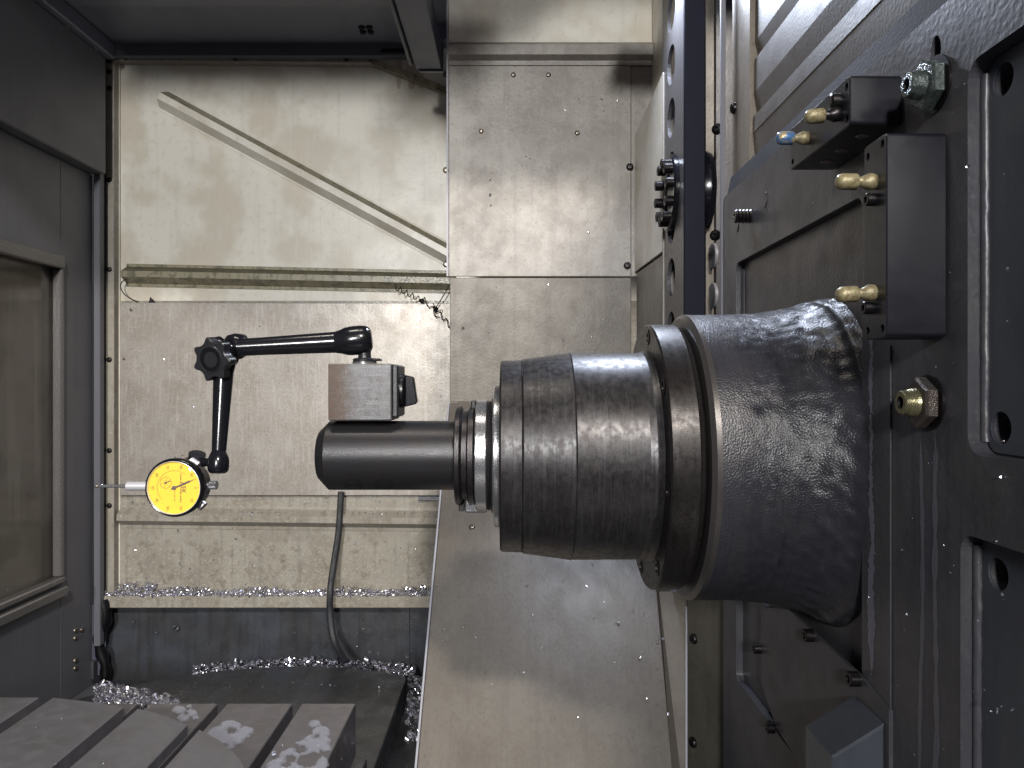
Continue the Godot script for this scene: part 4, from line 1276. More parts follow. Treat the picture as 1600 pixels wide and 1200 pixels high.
func lathe_dir(p: Array, at: Vector3, dir: Vector3, seg := 36, sm := 50.0) -> ArrayMesh:
	var x := dir.normalized()
	var y := x.cross(Vector3(0.1, 0.25, 0.95)).normalized()
	return lathed(p, Transform3D(Basis(x, y, x.cross(y)), at), seg, sm)

func build_stand() -> void:
	var st := thing("magnetic_stand", "magnetic base with black jointed arm standing on the boring bar", "magnetic stand", P(562, 657, 0.75))
	var x0 := -0.1738
	var x1 := -0.1134
	var y0 := CY - 0.0347
	var y1 := CY + 0.0193
	# block: two pole halves with a rusty left face
	var m := MB.new()
	m.box(Vector3(x0 + 0.0003, y0, -0.775), Vector3(x1, y1, -0.724), 0.0012)
	part("magnet_block", m.mesh(), M.magnet_steel, st)
	# rust bloom on the left third of the front, ragged
	var nz := FastNoiseLite.new()
	nz.seed = 21
	nz.frequency = 1.0
	for k in 6:
		var fr := func(x: float, y: float) -> float:
			return 0.023 - k * 0.0038 - x + 0.010 * nz.get_noise_2d(y * 60.0 + k * 11.0, x * 60.0) + 0.007 * nz.get_noise_2d(y * 260.0 + k * 31.0, x * 260.0) 
		var rm: StandardMaterial3D = M.rust.duplicate()
		rm.transparency = BaseMaterial3D.TRANSPARENCY_ALPHA
		rm.albedo_color = Color(0.9, 0.9, 0.9, 0.2)
		part("rust_bloom", blob(fr, 0.0008, 0.040, 0.0008, y1 - y0 - 0.0008, 0.0006, func(x, y): return Vector3(x0 + x, y0 + y, -0.7239 + 0.00006 * k), Vector3(0, 0, 1)), rm, st)
	m = MB.new()
	m.box(Vector3(x1 - 0.0004, y0 + 0.003, -0.772), Vector3(x1 + 0.0058, y1 - 0.001, -0.7265), 0.0015)
	part("end_plate", m.mesh(), M.black_satin, st)
	var kn := MB.new()
	kn.lathe([Vector2(0.0058, 0.0), Vector2(0.0058, 0.0165), Vector2(0.0085, 0.0165), Vector2(0.0095, 0.0150), Vector2(0.0100, 0.0)], Transform3D(Basis(), Vector3(x1, y0 + 0.028, -0.749)), 32, 25)
	var knob := part("switch_knob", kn.mesh(), M.black_plastic, st)
	m = MB.new()
	var kx := Transform3D(Basis(), Vector3(x1 + 0.0095, y0 + 0.028, -0.749))
	m.extrude(PackedVector2Array([Vector2(0.0, -0.0155), Vector2(0.010, -0.0130), Vector2(0.0118, -0.010), Vector2(0.0085, 0.0125), Vector2(0.007, 0.014), Vector2(0.0, 0.0155)]), 0.009, kx * Transform3D(Basis(), Vector3(0, 0, -0.0045)), 0.001)
	part("knob_grip", m.mesh(), M.black_gloss, knob)
	# pivot on top
	var piv := Vector3(-0.1435, y1, -0.748)
	part("steel_washer", lathe_dir([Vector2(0, 0), Vector2(0, 0.0118), Vector2(0.0022, 0.0118), Vector2(0.0024, 0)], piv, Vector3.UP), M.bright_steel, st)
	part("pivot_nut", lathe_dir([Vector2(0.0022, 0.0112), Vector2(0.0048, 0.0114), Vector2(0.0058, 0.0100), Vector2(0.0060, 0.0065), Vector2(0.0100, 0.0060), Vector2(0.013, 0.0062)], piv, Vector3.UP), M.black_satin, st)
	m = MB.new()
	m.box(Vector3(-0.136, y1 + 0.003, -0.755), Vector3(-0.1275, y1 + 0.0055, -0.742), 0.0008)
	part("locating_tab", m.mesh(), M.black_gloss, st)
	# upper arm
	var e0 := P(372, 543, 0.735)
	var e1 := P(530, 534.5, 0.745)
	var tip := P(587.5, 529, 0.748)
	part("upper_arm", rod(e0, e1, [Vector2(0, 0.0084), Vector2(0.25, 0.0086), Vector2(1.0, 0.0104)]), M.black_gloss, st)
	var L := e1.distance_to(tip)
	part("arm_socket", lathe_dir(socket_profile(L, 0.0103, 0.0142, 0.0085), e1 - (tip - e1).normalized() * 0.004, tip - e1), M.black_gloss, st)
	part("ball_joint", lathe_dir([Vector2(-0.006, 0.0), Vector2(-0.005, 0.0045), Vector2(0, 0.0065), Vector2(0.005, 0.0045), Vector2(0.006, 0.0)], piv + Vector3(0, 0.0128, 0), Vector3.UP, 24), M.black_gloss, st)
	# elbow
	var c0 := P(362, 541, 0.742)
	var axis := Vector3(-0.62, -0.26, 0.74).normalized()
	part("elbow_ball", lathe_dir([Vector2(-0.0125, 0.0), Vector2(-0.0118, 0.005), Vector2(-0.008, 0.0105), Vector2(0.0, 0.0128), Vector2(0.006, 0.0124), Vector2(0.008, 0.0108), Vector2(0.0085, 0.0)], P(371, 541, 0.742), axis, 40), M.black_gloss, st)
	part("elbow_collar", lathe_dir([Vector2(0.0085, 0.0), Vector2(0.0086, 0.0112), Vector2(0.010, 0.0125), Vector2(0.0165, 0.0120), Vector2(0.0185, 0.0100), Vector2(0.019, 0.0)], c0 + axis * 0.001, axis, 40), M.black_gloss, st)
	# star knob
	var kc := P(329, 562, 0.712)
	var kax := Vector3(-0.30, -0.10, 0.95).normalized()
	var ky := (Vector3.UP - kax * kax.y).normalized()
	var kf := Transform3D(Basis(ky.cross(kax).normalized(), ky, kax), kc)
	var star := PackedVector2Array()
	for i in 84:
		var a := TAU * i / 84.0
		var l := cos(7.0 * a + 0.6)
		var r := 0.0182 + 0.0024 * l + (0.0004 * (2 * l * l - 1))
		star.append(Vector2(cos(a), sin(a)) * r)
	m = MB.new()
	m.extrude(star, -0.0105, kf, 0.0010, true)
	var sk := part("star_knob", m.mesh(), M.black_satin, st)
	part("knob_cap", lathe_dir([Vector2(-0.001, 0.0), Vector2(0.0004, 0.0102), Vector2(0.0002, 0.0112), Vector2(-0.001, 0.0114)].duplicate(), kc, kax, 36), M.black_plastic, sk)
	part("knob_rim", lathe_dir([Vector2(0.0, 0.0112), Vector2(0.0008, 0.0116), Vector2(0.0008, 0.0124), Vector2(0.0, 0.0130)], kc, kax, 36), M.black_satin, sk)
	part("knob_stem", lathe_dir([Vector2(-0.03, 0.0085), Vector2(-0.0105, 0.0085)], kc, kax, 28), M.black_gloss, st)
	# lower arm
	var l0 := P(350, 572, 0.728)
	var l1 := P(342, 708, 0.715)
	var l2 := P(341, 738, 0.712)
	part("lower_arm", rod(l0, l1, [Vector2(0, 0.0092), Vector2(0.2, 0.0088), Vector2(1.0, 0.0064)]), M.black_gloss, st)
	part("elbow_head", lathe_dir([Vector2(-0.022, 0.0), Vector2(-0.021, 0.006), Vector2(-0.016, 0.0102), Vector2(-0.008, 0.0112), Vector2(0.002, 0.0105), Vector2(0.008, 0.0092)], l0 + Vector3(0, 0.002, 0), l1 - l0, 36), M.black_gloss, st)
	L = l1.distance_to(l2)
	part("arm_socket", lathe_dir(socket_profile(L + 0.003, 0.0064, 0.0096, 0.0058), l1 - Vector3(0, -0.002, 0), l2 - l1), M.black_gloss, st)
	part("swivel_stem", rod(P(333, 723, 0.712), P(318, 722, 0.716), [Vector2(0, 0.004), Vector2(0.6, 0.0036), Vector2(1, 0.0046)], 20), M.black_gloss, st)
	# fine adjuster clamp behind the indicator
	part("clamp_wheel", lathe_dir([Vector2(0, 0.0), Vector2(0, 0.0075), Vector2(0.006, 0.0078), Vector2(0.0065, 0.0)], P(307, 718, 0.725), Vector3(0.25, 0.9, 0.3), 20), M.black_satin, st)

func build_indicator() -> void:
	var d := 0.70
	var c := P(272.5, 762, d)
	var di := thing("dial_indicator", "yellow faced dial indicator with plunger pointing left", "dial indicator", c)
	var zf := Transform3D(Basis(Vector3(0, 0, 1), Vector3.UP, Vector3(-1, 0, 0)), c)      # lathe axis towards the viewer
	part("case", lathed([Vector2(-0.024, 0.0), Vector2(-0.024, 0.0225), Vector2(-0.0225, 0.0245), Vector2(-0.006, 0.0250)], zf, 72), M.black_gloss, di)
	part("bezel", lathed([Vector2(-0.0075, 0.0255), Vector2(-0.0068, 0.0266), Vector2(-0.0005, 0.0268), Vector2(0.0015, 0.0260), Vector2(0.0022, 0.0250), Vector2(0.0020, 0.0243), Vector2(0.0003, 0.0237)], zf, 96, 40), M.black_gloss, di)
	part("bezel_inner_ring", lathed([Vector2(0.0021, 0.0243), Vector2(0.0022, 0.0240), Vector2(0.0001, 0.02355)], zf, 96, 20), M.chrome, di)
	var face := part("dial_face", lathed([Vector2(0.0, 0.0), Vector2(0.0, 0.0240)], zf, 96), M.dial_yellow, di)
	part("crystal", lathed([Vector2(0.0030, 0.0), Vector2(0.0029, 0.012), Vector2(0.0024, 0.0205), Vector2(0.0014, 0.0239)], zf, 72, 60), M.crystal, di)
	# print: outer graduation, arcs, figures. The dial hangs turned a quarter, its zero to the right.
	var m := MB.new()
	for i in 100:
		var a := TAU * i / 100.0
		var r0 := 0.0212 if i % 10 == 0 else (0.0219 if i % 5 == 0 else 0.0225)
		var w := 0.00006 if i % 10 else 0.00012
		var u := Vector3(cos(a), sin(a), 0)
		var s := Vector3(-sin(a), cos(a), 0) * w
		var z := Vector3(0, 0, 0.00025)
		if i % 10 == 0 or i % 5 == 0 or true:
			m.quad(c + u * r0 - s + z, c + u * 0.0233 - s + z, c + u * 0.0233 + s + z, c + u * r0 + s + z, Vector3(0, 0, 1))
	part("graduations", m.mesh(), M.dial_ink, face)
	m = MB.new()
	arc(m, c, Vector2.ZERO, 0.0156, 0.00016, deg_to_rad(50), deg_to_rad(222))
	part("scale_arc", m.mesh(), M.dial_ink, face)
	m = MB.new()
	var sc := Vector2(-0.0079, 0.0046)
	arc(m, c, sc, 0.0052, 0.00016, 0.0, TAU)
	for i in 6:
		var a := TAU * i / 6.0 + 0.26
		var u := Vector3(cos(a), sin(a), 0)
		var s := Vector3(-sin(a), cos(a), 0) * 0.0001
		var o := c + Vector3(sc.x, sc.y, 0.00025)
		m.quad(o + u * 0.0012 - s, o + u * 0.005 - s, o + u * 0.005 + s, o + u * 0.0012 + s, Vector3(0, 0, 1))
	part("revolution_scale", m.mesh(), M.dial_ink, face)
	# figures, each reading with the dial's own upright, which here points right
	for i in 10:
		var a := -TAU * i / 10.0
		var figs := str(i * 10)
		text_on(figs, c + Vector3(cos(a), sin(a), 0) * 0.0195, 0.0024, face, "figure", false)
	text_on("ASK", c + Vector3(0.0085, 0.0004, 0), 0.0040, face, "maker_lettering", true)
	for w in [[0.0058, 0.013, -0.013, 0.0010], [0.0003, -0.003, -0.012, 0.0006]]:
		m = MB.new()
		var y: float = w[1]
		var k := 0
		while y > w[2]:
			var len := 0.0009 + 0.0006 * ((k * 7) % 3)
			var q := c + Vector3(w[0], y, 0.00025)
			m.quad(q + Vector3(-w[3] / 2, 0, 0), q + Vector3(w[3] / 2, 0, 0), q + Vector3(w[3] / 2, -len, 0), q + Vector3(-w[3] / 2, -len, 0), Vector3(0, 0, 1))
			y -= len + 0.0006
			k += 1
		part("fine_print", m.mesh(), M.dial_ink, face)
	# needles
	m = MB.new()
	var a := deg_to_rad(23)
	var nf := Transform3D(Basis(Vector3(0, 0, 1), a), c + Vector3(0, 0, 0.0009))
	m.extrude(PackedVector2Array([Vector2(-0.003, -0.0005), Vector2(0.0155, -0.00075), Vector2(0.0158, -0.0002), Vector2(0.0222, -0.00008), Vector2(0.0222, 0.00008), Vector2(0.0158, 0.0002), Vector2(0.0155, 0.00075), Vector2(-0.003, 0.0005)]), 0.0003, nf, 0.0)
	var nd := part("needle", m.mesh(), M.needle, di)
	part("needle_hub", lathed([Vector2(0.0006, 0.0019), Vector2(0.0016, 0.0018), Vector2(0.0017, 0.0)], zf, 24), M.needle, nd)
	m = MB.new()
	var nf2 := Transform3D(Basis(Vector3(0, 0, 1), deg_to_rad(24)), c + Vector3(sc.x, sc.y, 0.0007))
	m.extrude(PackedVector2Array([Vector2(-0.001, -0.0004), Vector2(0.0045, -0.0002), Vector2(0.0045, 0.0002), Vector2(-0.001, 0.0004)]), 0.0003, nf2, 0.0)
	m.lathe([Vector2(0.0004, 0.0010), Vector2(0.0012, 0.0009), Vector2(0.0013, 0.0)], zf.translated(Vector3(sc.x, sc.y, 0)), 16)
	part("small_needle", m.mesh(), M.needle, di)
	# stem, plunger, crown, clamps
	var sx := P(228, 759.5, d + 0.009)
	part("stem", lathed([Vector2(-0.0175, 0.0), Vector2(-0.0175, 0.0036), Vector2(-0.0170, 0.0041), Vector2(-0.001, 0.0041), Vector2(0.004, 0.0041)], Transform3D(Basis(), sx), 28), M.chrome, di)
	var pl := part("plunger", lathed([Vector2(-0.045, 0.0), Vector2(-0.0445, 0.0012), Vector2(-0.043, 0.0020), Vector2(-0.0405, 0.0020), Vector2(-0.0400, 0.0015), Vector2(-0.0175, 0.0015)], Transform3D(Basis(), sx), 20), M.bright_steel, di)
	part("contact_point", lathed([Vector2(-0.0475, 0.0), Vector2(-0.0472, 0.0009), Vector2(-0.0462, 0.0016), Vector2(-0.0450, 0.0018), Vector2(-0.044, 0.0012)], Transform3D(Basis(), sx), 16, 60), M.zinc_bolt, pl)
	var cx := P(318, 758, d + 0.010)
	part("crown_stem", lathed([Vector2(0.0, 0.0032), Vector2(0.0035, 0.0026), Vector2(0.0055, 0.0026)], Transform3D(Basis(), cx), 20), M.bright_steel, di)
	m = MB.new()
	var kn := PackedVector2Array()
	for i in 48:
		var r := 0.0040 if i % 2 else 0.0037
		kn.append(Vector2(cos(TAU * i / 48), sin(TAU * i / 48)) * r)
	m.extrude(kn, 0.0072, Transform3D(Basis(Vector3(0, 0, -1), Vector3.UP, Vector3(1, 0, 0)), cx + Vector3(0.0055, 0, 0)), 0.0005)
	part("crown", m.mesh(), M.bright_steel, di)
	var bl := P(311, 785, d + 0.012)
	var bd := Vector3(0.7, -0.62, 0.1).normalized()
	part("limit_clamp", lathe_dir([Vector2(-0.004, 0.003), Vector2(0.001, 0.003), Vector2(0.001, 0.0022), Vector2(0.0025, 0.0022), Vector2(0.0025, 0.0046), Vector2(0.0058, 0.0046), Vector2(0.006, 0.0)], bl, bd, 24, 30), M.chrome, di)
	part("side_boss", lathe_dir([Vector2(-0.004, 0.0075), Vector2(0.0022, 0.0068), Vector2(0.0024, 0.0)], P(315, 762, d + 0.012), Vector3(1, 0.1, 0), 24), M.black_satin, di)
	part("mounting_lug", rod(P(292, 722, d + 0.026), P(316, 722, d + 0.022), [Vector2(0, 0.0), Vector2(0, 0.0045), Vector2(1, 0.0045), Vector2(1, 0.0)], 20), M.black_satin, di)
	part("lug_sleeve", lathe_dir([Vector2(0, 0.0052), Vector2(0.009, 0.0050), Vector2(0.009, 0.0)], P(297, 722, d + 0.016), Vector3(0.8, -0.5, 0.1), 20), M.chrome, di)

func arc(m: MB, c: Vector3, o: Vector2, r: float, w: float, a0: float, a1: float) -> void:
	var k := int(absf(a1 - a0) / 0.08) + 1
	for i in k:
		var p := a0 + (a1 - a0) * i / k
		var q := a0 + (a1 - a0) * (i + 1) / k
		var b := c + Vector3(o.x, o.y, 0.00025)
		m.quad(b + Vector3(cos(p), sin(p), 0) * (r - w), b + Vector3(cos(p), sin(p), 0) * (r + w), b + Vector3(cos(q), sin(q), 0) * (r + w), b + Vector3(cos(q), sin(q), 0) * (r - w), Vector3(0, 0, 1))

func text_on(s: String, at: Vector3, h: float, parent: Node3D, called: String, bold: bool) -> void:
	var f := SystemFont.new()
	f.font_names = PackedStringArray(["Droid Sans"])
	if bold:
		f.font_weight = 700
	var t := TextMesh.new()
	t.text = s
	t.font = f
	t.font_size = 64
	t.pixel_size = 0.001
	t.depth = 0.003
	t.curve_step = 2.0
	var k := h / 0.048
	part(called, t, M.dial_ink, parent, Transform3D(Basis(Vector3(0, 0, 1), -PI / 2).scaled_local(Vector3(k, k, k)), at + Vector3(0, 0, 0.0003)))

# ------------------------------------------------------------------ work table and trough floor
func slab(parent: Node3D, pts: Array, y: float, h: float, mt: Material) -> void:      # pts (x, depth)
	var poly := PackedVector2Array()
	for p in pts:
		poly.append(p)
	var m := MB.new()
	# local x -> x, local y -> -z, local z -> +y
	m.extrude(poly, -h, Transform3D(Basis(Vector3(1, 0, 0), Vector3(0, 0, -1), Vector3.UP), Vector3(0, CY + y, 0)), 0.0012)
	part("slab", m.mesh(), mt, parent)

func build_table() -> void:
	var tb := thing("work_table", "grey slotted machine table with a rounded front platform", "machine table", Vector3(-0.5, CY - 0.62, -0.95))
	var yb := -0.46
	slab(tb, [Vector2(-0.99, 0.5), Vector2(-0.695, 0.5), Vector2(-0.695, 1.128), Vector2(-0.99, 1.128)], yb, 0.06, M.table_top)
	slab(tb, [Vector2(-0.674, 0.5), Vector2(-0.5535, 0.5), Vector2(-0.5535, 1.095), Vector2(-0.60, 1.110), Vector2(-0.674, 1.128)], yb, 0.06, M.table_top)
	slab(tb, [Vector2(-0.531, 0.5), Vector2(-0.4385, 0.5), Vector2(-0.4385, 1.038), Vector2(-0.49, 1.071), Vector2(-0.531, 1.090)], yb, 0.06, M.table_top)
	slab(tb, [Vector2(-0.417, 0.5), Vector2(-0.30, 0.5), Vector2(-0.308, 0.90), Vector2(-0.325, 0.93), Vector2(-0.348, 0.962), Vector2(-0.38, 0.995), Vector2(-0.417, 1.024)], yb, 0.06, M.table_top)
	var ya := -0.475
	for w in [[-0.66, -0.556], [-0.538, -0.4375], [-0.4235, -0.3262], [-0.3124, -0.2325]]:
		slab(tb, [Vector2(w[0], 0.5), Vector2(w[1], 0.5), Vector2(w[1], 1.142), Vector2(w[0], 1.142)], ya, 0.078, M.table_rear)
	var m := MB.new()
	m.box(Vector3(-0.99, CY - 0.60, -1.13), Vector3(-0.24, CY - 0.535, -0.5), 0.002)
	part("table_core", m.mesh(), M.table_side, tb)

	# milky coolant left on the rear slabs
	var nz := FastNoiseLite.new()
	nz.seed = 4
	nz.frequency = 1.0
	var spots := [
		["small pale coolant splash on the rear slab beside the platform", [[280, 1110, 9], [300, 1115, 8], [287, 1122, 9], [305, 1122, 5], [296, 1105, 4]], [[291, 1116, 2]]],
		["middle white coolant puddle on the third rear slab", [[360, 1137, 15], [345, 1148, 18], [372, 1152, 16], [385, 1143, 10], [352, 1163, 14], [335, 1158, 10]], [[362, 1143, 5], [392, 1160, 8], [352, 1166, 3]]],
		["long white coolant puddle on the outermost rear slab", [[492, 1132, 8], [502, 1145, 13], [495, 1160, 18], [478, 1172, 20], [462, 1185, 22], [440, 1200, 20], [488, 1195, 22], [508, 1170, 8], [470, 1215, 30]], [[470, 1172, 6], [454, 1187, 6], [480, 1190, 11], [491, 1183, 7], [461, 1167, 4], [447, 1196, 4], [494, 1152, 2.5]]]]
	var n := 0
	for s in spots:
		var fn := func(px: float, py: float) -> float:
			var wob := 2.6 * nz.get_noise_2d(px * 0.13, py * 0.13 + n * 50) + 1.3 * nz.get_noise_2d(px * 0.4, py * 0.4)
			var v := -50.0
			for b in s[1]:
				v = maxf(v, b[2] - Vector2((px - b[0]) * 0.85, (py - b[1]) * 1.35).length())
			for b in s[2]:
				v = minf(v, Vector2((px - b[0]) * 0.7, (py - b[1]) * 1.15).length() - b[2])
			return v + wob
		var lo := [0.0, 0.0]
		var puddle := blob(fn, 255, 540, 1098, 1225, 1.0, func(px, py): return ony(px, py, ya) + Vector3(0, 0.0006 + (0.0003 if px > 0 else 0.0), 0), Vector3.UP)
		var pd := one("coolant_puddle", puddle, M.milk, s[0], "puddle", "coolant puddles on the table")
		for k in 2:
			var inner := func(px: float, py: float) -> float: return fn.call(px, py) - 1.6 - 1.8 * k
			part("milky_film", blob(inner, 255, 540, 1098, 1225, 1.0, func(px, py): return ony(px, py, ya) + Vector3(0, 0.0012 + 0.0003 * k, 0), Vector3.UP), M.milk, pd)
		n += 1

	# trough floor with the round table base
	m = MB.new()
	m.box(Vector3(-1.2, CY - 0.80, -1.98), Vector3(0.9, CY - 0.75, 0.3), 0.0)
	var fl := one("trough_floor", m.mesh(), M.trough, "", "", "", "structure")
	fl.set_meta("label", "dark wet floor of the chip trough")
	var base := thing("table_base", "broad dark round base plate under the work table", "base plate", Vector3(-0.48, CY - 0.75, -1.26))
	var poly := PackedVector2Array()
	for i in 61:
		var a := deg_to_rad(27.0 + 126.0 * i / 60.0)
		poly.append(Vector2(-0.50 + 0.56 * cos(a), 1.25 + 0.56 * sin(a)))
	poly.append(Vector2(-0.999, 0.5))
	poly.append(Vector2(-0.238, 0.5))
	poly[0].x = -0.238
	var pp := PackedVector2Array()
	for p in poly:
		pp.append(Vector2(minf(p.x, -0.238), p.y))
	m = MB.new()
	m.extrude(clean(pp), -0.06, Transform3D(Basis(Vector3(1, 0, 0), Vector3(0, 0, -1), Vector3.UP), Vector3(0, CY - 0.665, 0)), 0.002)
	part("base_disc", m.mesh(), M.trough, base)
	m = MB.new()
	m.box(Vector3(-0.9, CY - 0.663, -1.25), Vector3(-0.236, CY - 0.61, -0.5), 0.002)
	part("base_step", m.mesh(), M.trough, base)

	var gut := thing("gutter_wall", "pale slanted gutter wall beside the lower column guard", "panel", P(640, 1200, 1.1))
	part("gutter_sheet", sheet([P(658, 1120, 1.32), P(662, 1240, 1.1), P(625, 1240, 1.1), P(655, 1120, 1.32)], Vector3(-0.7, 0.6, 0.2), 0.004, 0.0005), M.dirty_cream, gut)

func clean(p: PackedVector2Array) -> PackedVector2Array:
	var out := PackedVector2Array()
	for q in p:
		if out.is_empty() or out[out.size() - 1].distance_to(q) > 0.004:
			out.append(q)
	return out

# ------------------------------------------------------------------ chips
func chip_mesh() -> ArrayMesh:
	var m := MB.new()
	var k := 5
	for i in k:
		var a0 := 2.6 * i / k
		var a1 := 2.6 * (i + 1) / k
		var p0 := Vector3(0.5 * cos(a0), 0.5 * sin(a0), 0.0 + i * 0.06)
		var p1 := Vector3(0.5 * cos(a1), 0.5 * sin(a1), 0.06 + i * 0.06)
		var w := Vector3(0, 0, 0.34)
		m.quad(p0 - w, p0 + w, p1 + w, p1 - w, Vector3(cos(a0), sin(a0), 0))
	return m.mesh()

var chipm: ArrayMesh
func chips(called: String, label: String, category: String, places: Array, s0: float, s1: float) -> void:
	var mm := MultiMesh.new()
	mm.transform_format = MultiMesh.TRANSFORM_3D
	mm.mesh = chipm
	mm.instance_count = places.size()
	for i in places.size():
		var b := Basis.from_euler(Vector3(rng.randf() * TAU, rng.randf() * TAU, rng.randf() * TAU))
		var s := lerpf(s0, s1 * 1.5, pow(rng.randf(), 3.6))
		mm.set_instance_transform(i, Transform3D(b.scaled_local(Vector3(s, s, s * rng.randf_range(0.5, 1.4))), places[i]))
	var o := MultiMeshInstance3D.new()
	o.name = called
	o.multimesh = mm
	o.material_override = M.chip
	add_child(o, true)
	tag(o, label, category, "", "stuff")

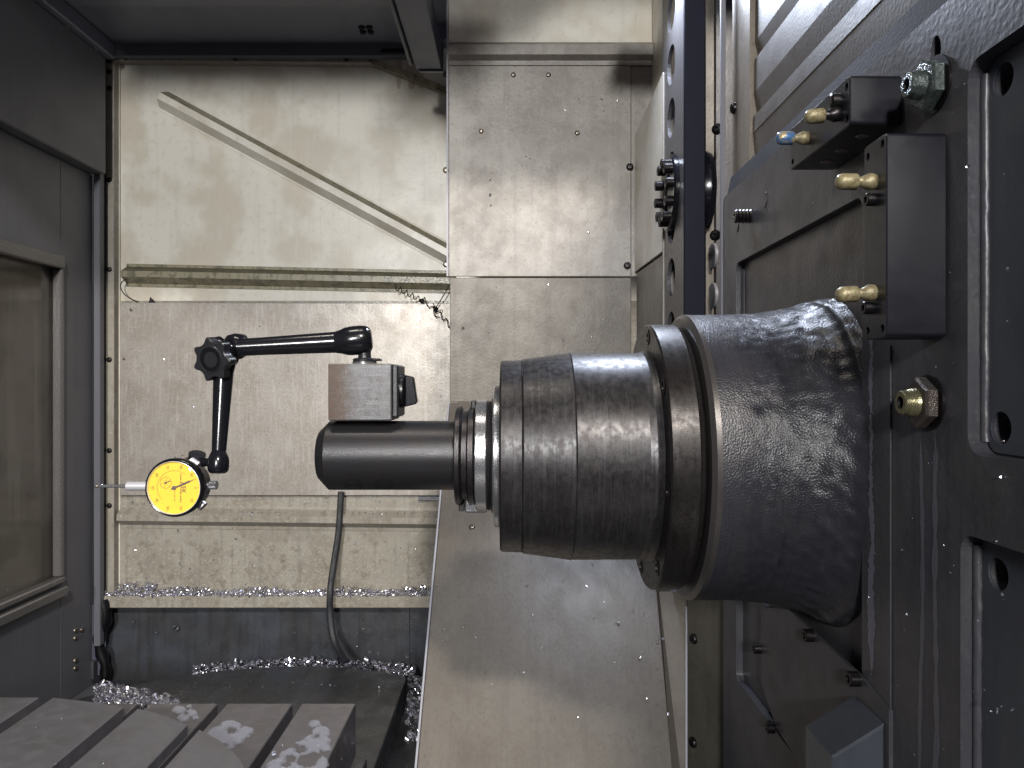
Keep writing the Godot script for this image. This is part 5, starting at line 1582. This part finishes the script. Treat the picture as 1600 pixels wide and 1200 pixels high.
func build_chips() -> void:
	chipm = chip_mesh()
	var p := []
	for i in 2600:      # on the ledge, deeper at its left end
		var px := rng.randf_range(163, 700)
		var deep := 18.0 if px < 245 else (10.0 + 3.0 * sin(px * 0.05))
		var k := rng.randf()
		p.append(P(px, 931 - deep * k * k - rng.randf() * 2.0, WD - 0.008 - 0.042 * (1.0 - k)))
	chips("ledge_chips", "bright metal chips heaped along the ledge of the end wall", "metal chips", p, 0.003, 0.0085)
	p = []
	for i in 1500:      # behind the round base
		var px := rng.randf_range(300, 648)
		var k := rng.randf()
		var y0 := 1046.0 + (px - 480.0) * (px - 480.0) * 0.0004
		p.append(P(px, y0 - 18.0 * k * k, WD - 0.03 - 0.09 * (1.0 - k)))
	chips("trough_chips", "glittering chips banked in the trough behind the round base", "metal chips", p, 0.004, 0.0095)
	p = []
	for i in 1100:
		var px := 150.0 + 130.0 * pow(rng.randf(), 1.3)
		var k := rng.randf()
		p.append(P(px, 1101 - (36.0 * pow(1.0 - (px - 150.0) / 131.0, 0.6) + 3.0 * sin(px * 0.2)) * k, 1.50 + 0.15 * k))
	chips("corner_chips", "pile of chips in the left corner behind the table", "metal chips", p, 0.004, 0.010)
	p = []
	for i in 420:
		var k := rng.randf()
		p.append(P(lerpf(640, 668, rng.randf()) - k * 4, 1058 + 100 * k * k, 1.80 - 0.5 * k))
	chips("gutter_chips", "chips caught in the dark gutter beside the column guard", "metal chips", p, 0.003, 0.008)
	p = []
	for i in 130:
		p.append(P(rng.randf_range(195, 690), 799.5 + rng.randf() * 4.0, WD - 0.02))
	for i in 170:
		p.append(P(rng.randf_range(190, 690), rng.randf_range(780, 925), WD - 0.006))
	for i in 90:
		p.append(P(rng.randf_range(190, 690), rng.randf_range(480, 770), WD - 0.019))
	for i in 60:
		p.append(P(rng.randf_range(170, 660), rng.randf_range(945, 1030), WD - 0.02))
	chips("wall_flecks", "tiny chips stuck to the lower end wall", "metal chips", p, 0.0015, 0.0055)
	p = []
	for i in 190:
		p.append(slope_at(rng.randf_range(0.1, 0.95), rng.randf_range(-95, 175)) + Vector3(0, 0.0012, 0.0016))
	for i in 60:
		p.append(P(rng.randf_range(705, 980), rng.randf_range(150, 625), CD - 0.002))
	for i in 45:
		p.append(slope_at(rng.randf_range(0.55, 0.85), 178 - absf(rng.randfn(0, 14))) + Vector3(0, 0.0012, 0.0016))
	chips("guard_flecks", "tiny bright chips scattered over the column guards", "metal chips", p, 0.0012, 0.0042)
	p = []
	for i in 110:
		p.append(onx(rng.randf_range(1150, 1590), rng.randf_range(120, 1190), HX - 0.001))
	p = p.filter(func(q: Vector3) -> bool: return q.y - CY < 0.24 and (-q.z < 0.59 or q.y - CY > 0.15))
	for i in 16:
		p.append(Vector3(HX - 0.004 - rng.randf() * 0.02, CY + 0.219, -rng.randf_range(0.541, 0.657)))
	chips("headstock_flecks", "tiny bright chips stuck on the headstock", "metal chips", p, 0.0007, 0.0022)
	p = []
	for i in 40:
		var px := rng.randf_range(300, 640)
		p.append(P(px, 1070 + (px - 470) * (px - 470) * 0.0003 + rng.randfn(0, 1.0), 0.66 * F / 471.0))
	for i in 22:
		p.append(ony(rng.randf_range(20, 540), rng.randf_range(1105, 1195), -0.459 if rng.randf() < 0.4 else -0.474))
	chips("table_flecks", "loose chips lying on the table and its base", "metal chips", p, 0.0015, 0.005)

	# curled strings of swarf hanging at the plate's upper right corner
	var curls := [[[616, 448], [640, 460], [662, 470]], [[662, 468], [678, 482], [684, 498]], [[676, 478], [690, 492], [702, 508]], [[702, 446], [690, 468], [680, 482]]]
	var lab := ["long dark coil of swarf hooked over the plate's top edge", "short swarf curl dangling from the black knot", "crooked swarf strand reaching the column guard's edge", "straight thin swarf strand slanting down from the rib"]
	for i in curls.size():
		var pts := []
		var rad := []
		var c: Array = curls[i]
		var turns := [5.0, 2.0, 2.5, 0.3][i] as float
		for k in 61:
			var t := k / 60.0
			var a: Vector2 = Vector2(c[0][0], c[0][1]).lerp(Vector2(c[1][0], c[1][1]), t)
			var b: Vector2 = Vector2(c[1][0], c[1][1]).lerp(Vector2(c[2][0], c[2][1]), t)
			var q := a.lerp(b, t)
			var r := 0.006 if i < 3 else 0.0006
			pts.append(P(q.x, q.y, WD - 0.035) + Vector3(0.2 * cos(TAU * turns * t), cos(TAU * turns * t), sin(TAU * turns * t)) * r)
			rad.append(0.0013)
		var m := MB.new()
		m.tube(pts, rad, 6)
		one("swarf_curl", m.mesh(), M.swarf, lab[i], "swarf", "dark swarf curls by the plate corner")
	var m := MB.new()
	m.lathe([Vector2(-0.006, 0.0), Vector2(-0.004, 0.0055), Vector2(0.0, 0.007), Vector2(0.004, 0.005), Vector2(0.006, 0.0)], Transform3D(Basis(), P(680, 482, WD - 0.03)), 12, 60)
	m.lathe([Vector2(-0.009, 0.0), Vector2(-0.004, 0.005), Vector2(0.004, 0.006), Vector2(0.008, 0.0)], Transform3D(Basis(), P(659, 470, WD - 0.03)), 10, 60)
	one("swarf_knot", m.mesh(), M.gap_black, "small black knot where the swarf curls meet", "swarf")
	var pts := []
	var rad := []
	for k in 31:
		var t := k / 30.0
		var q := Vector2(198, 436).bezier_interpolate(Vector2(176, 444), Vector2(196, 468), Vector2(216, 471), t)
		pts.append(P(q.x, q.y, WD - 0.024))
		rad.append(0.0014)
	m = MB.new()
	m.tube(pts, rad, 6)
	one("loose_wire", m.mesh(), M.swarf, "thin bent wire hooked over left end of upper rib", "wire")

func _ready() -> void:
	rng.seed = 12
	setup_view()
	make_materials()
	make_heads()
	setup_lamps()
	build_back_wall()
	build_left_and_top()
	build_column()
	build_rail()
	build_headstock()
	build_way_cover()
	build_spindle()
	build_blocks()
	lock_nut(onx(1462, 133, HX), "green stained hexagon lock nut under the oval hole", M.green_nut, M.green_nut)
	lock_nut(onx(1452, 629, HX), "brown hexagon lock nut with brass plug above pale drip trails", M.nut_brown, M.plug_brass)
	build_stand()
	build_indicator()
	build_table()
	build_chips()
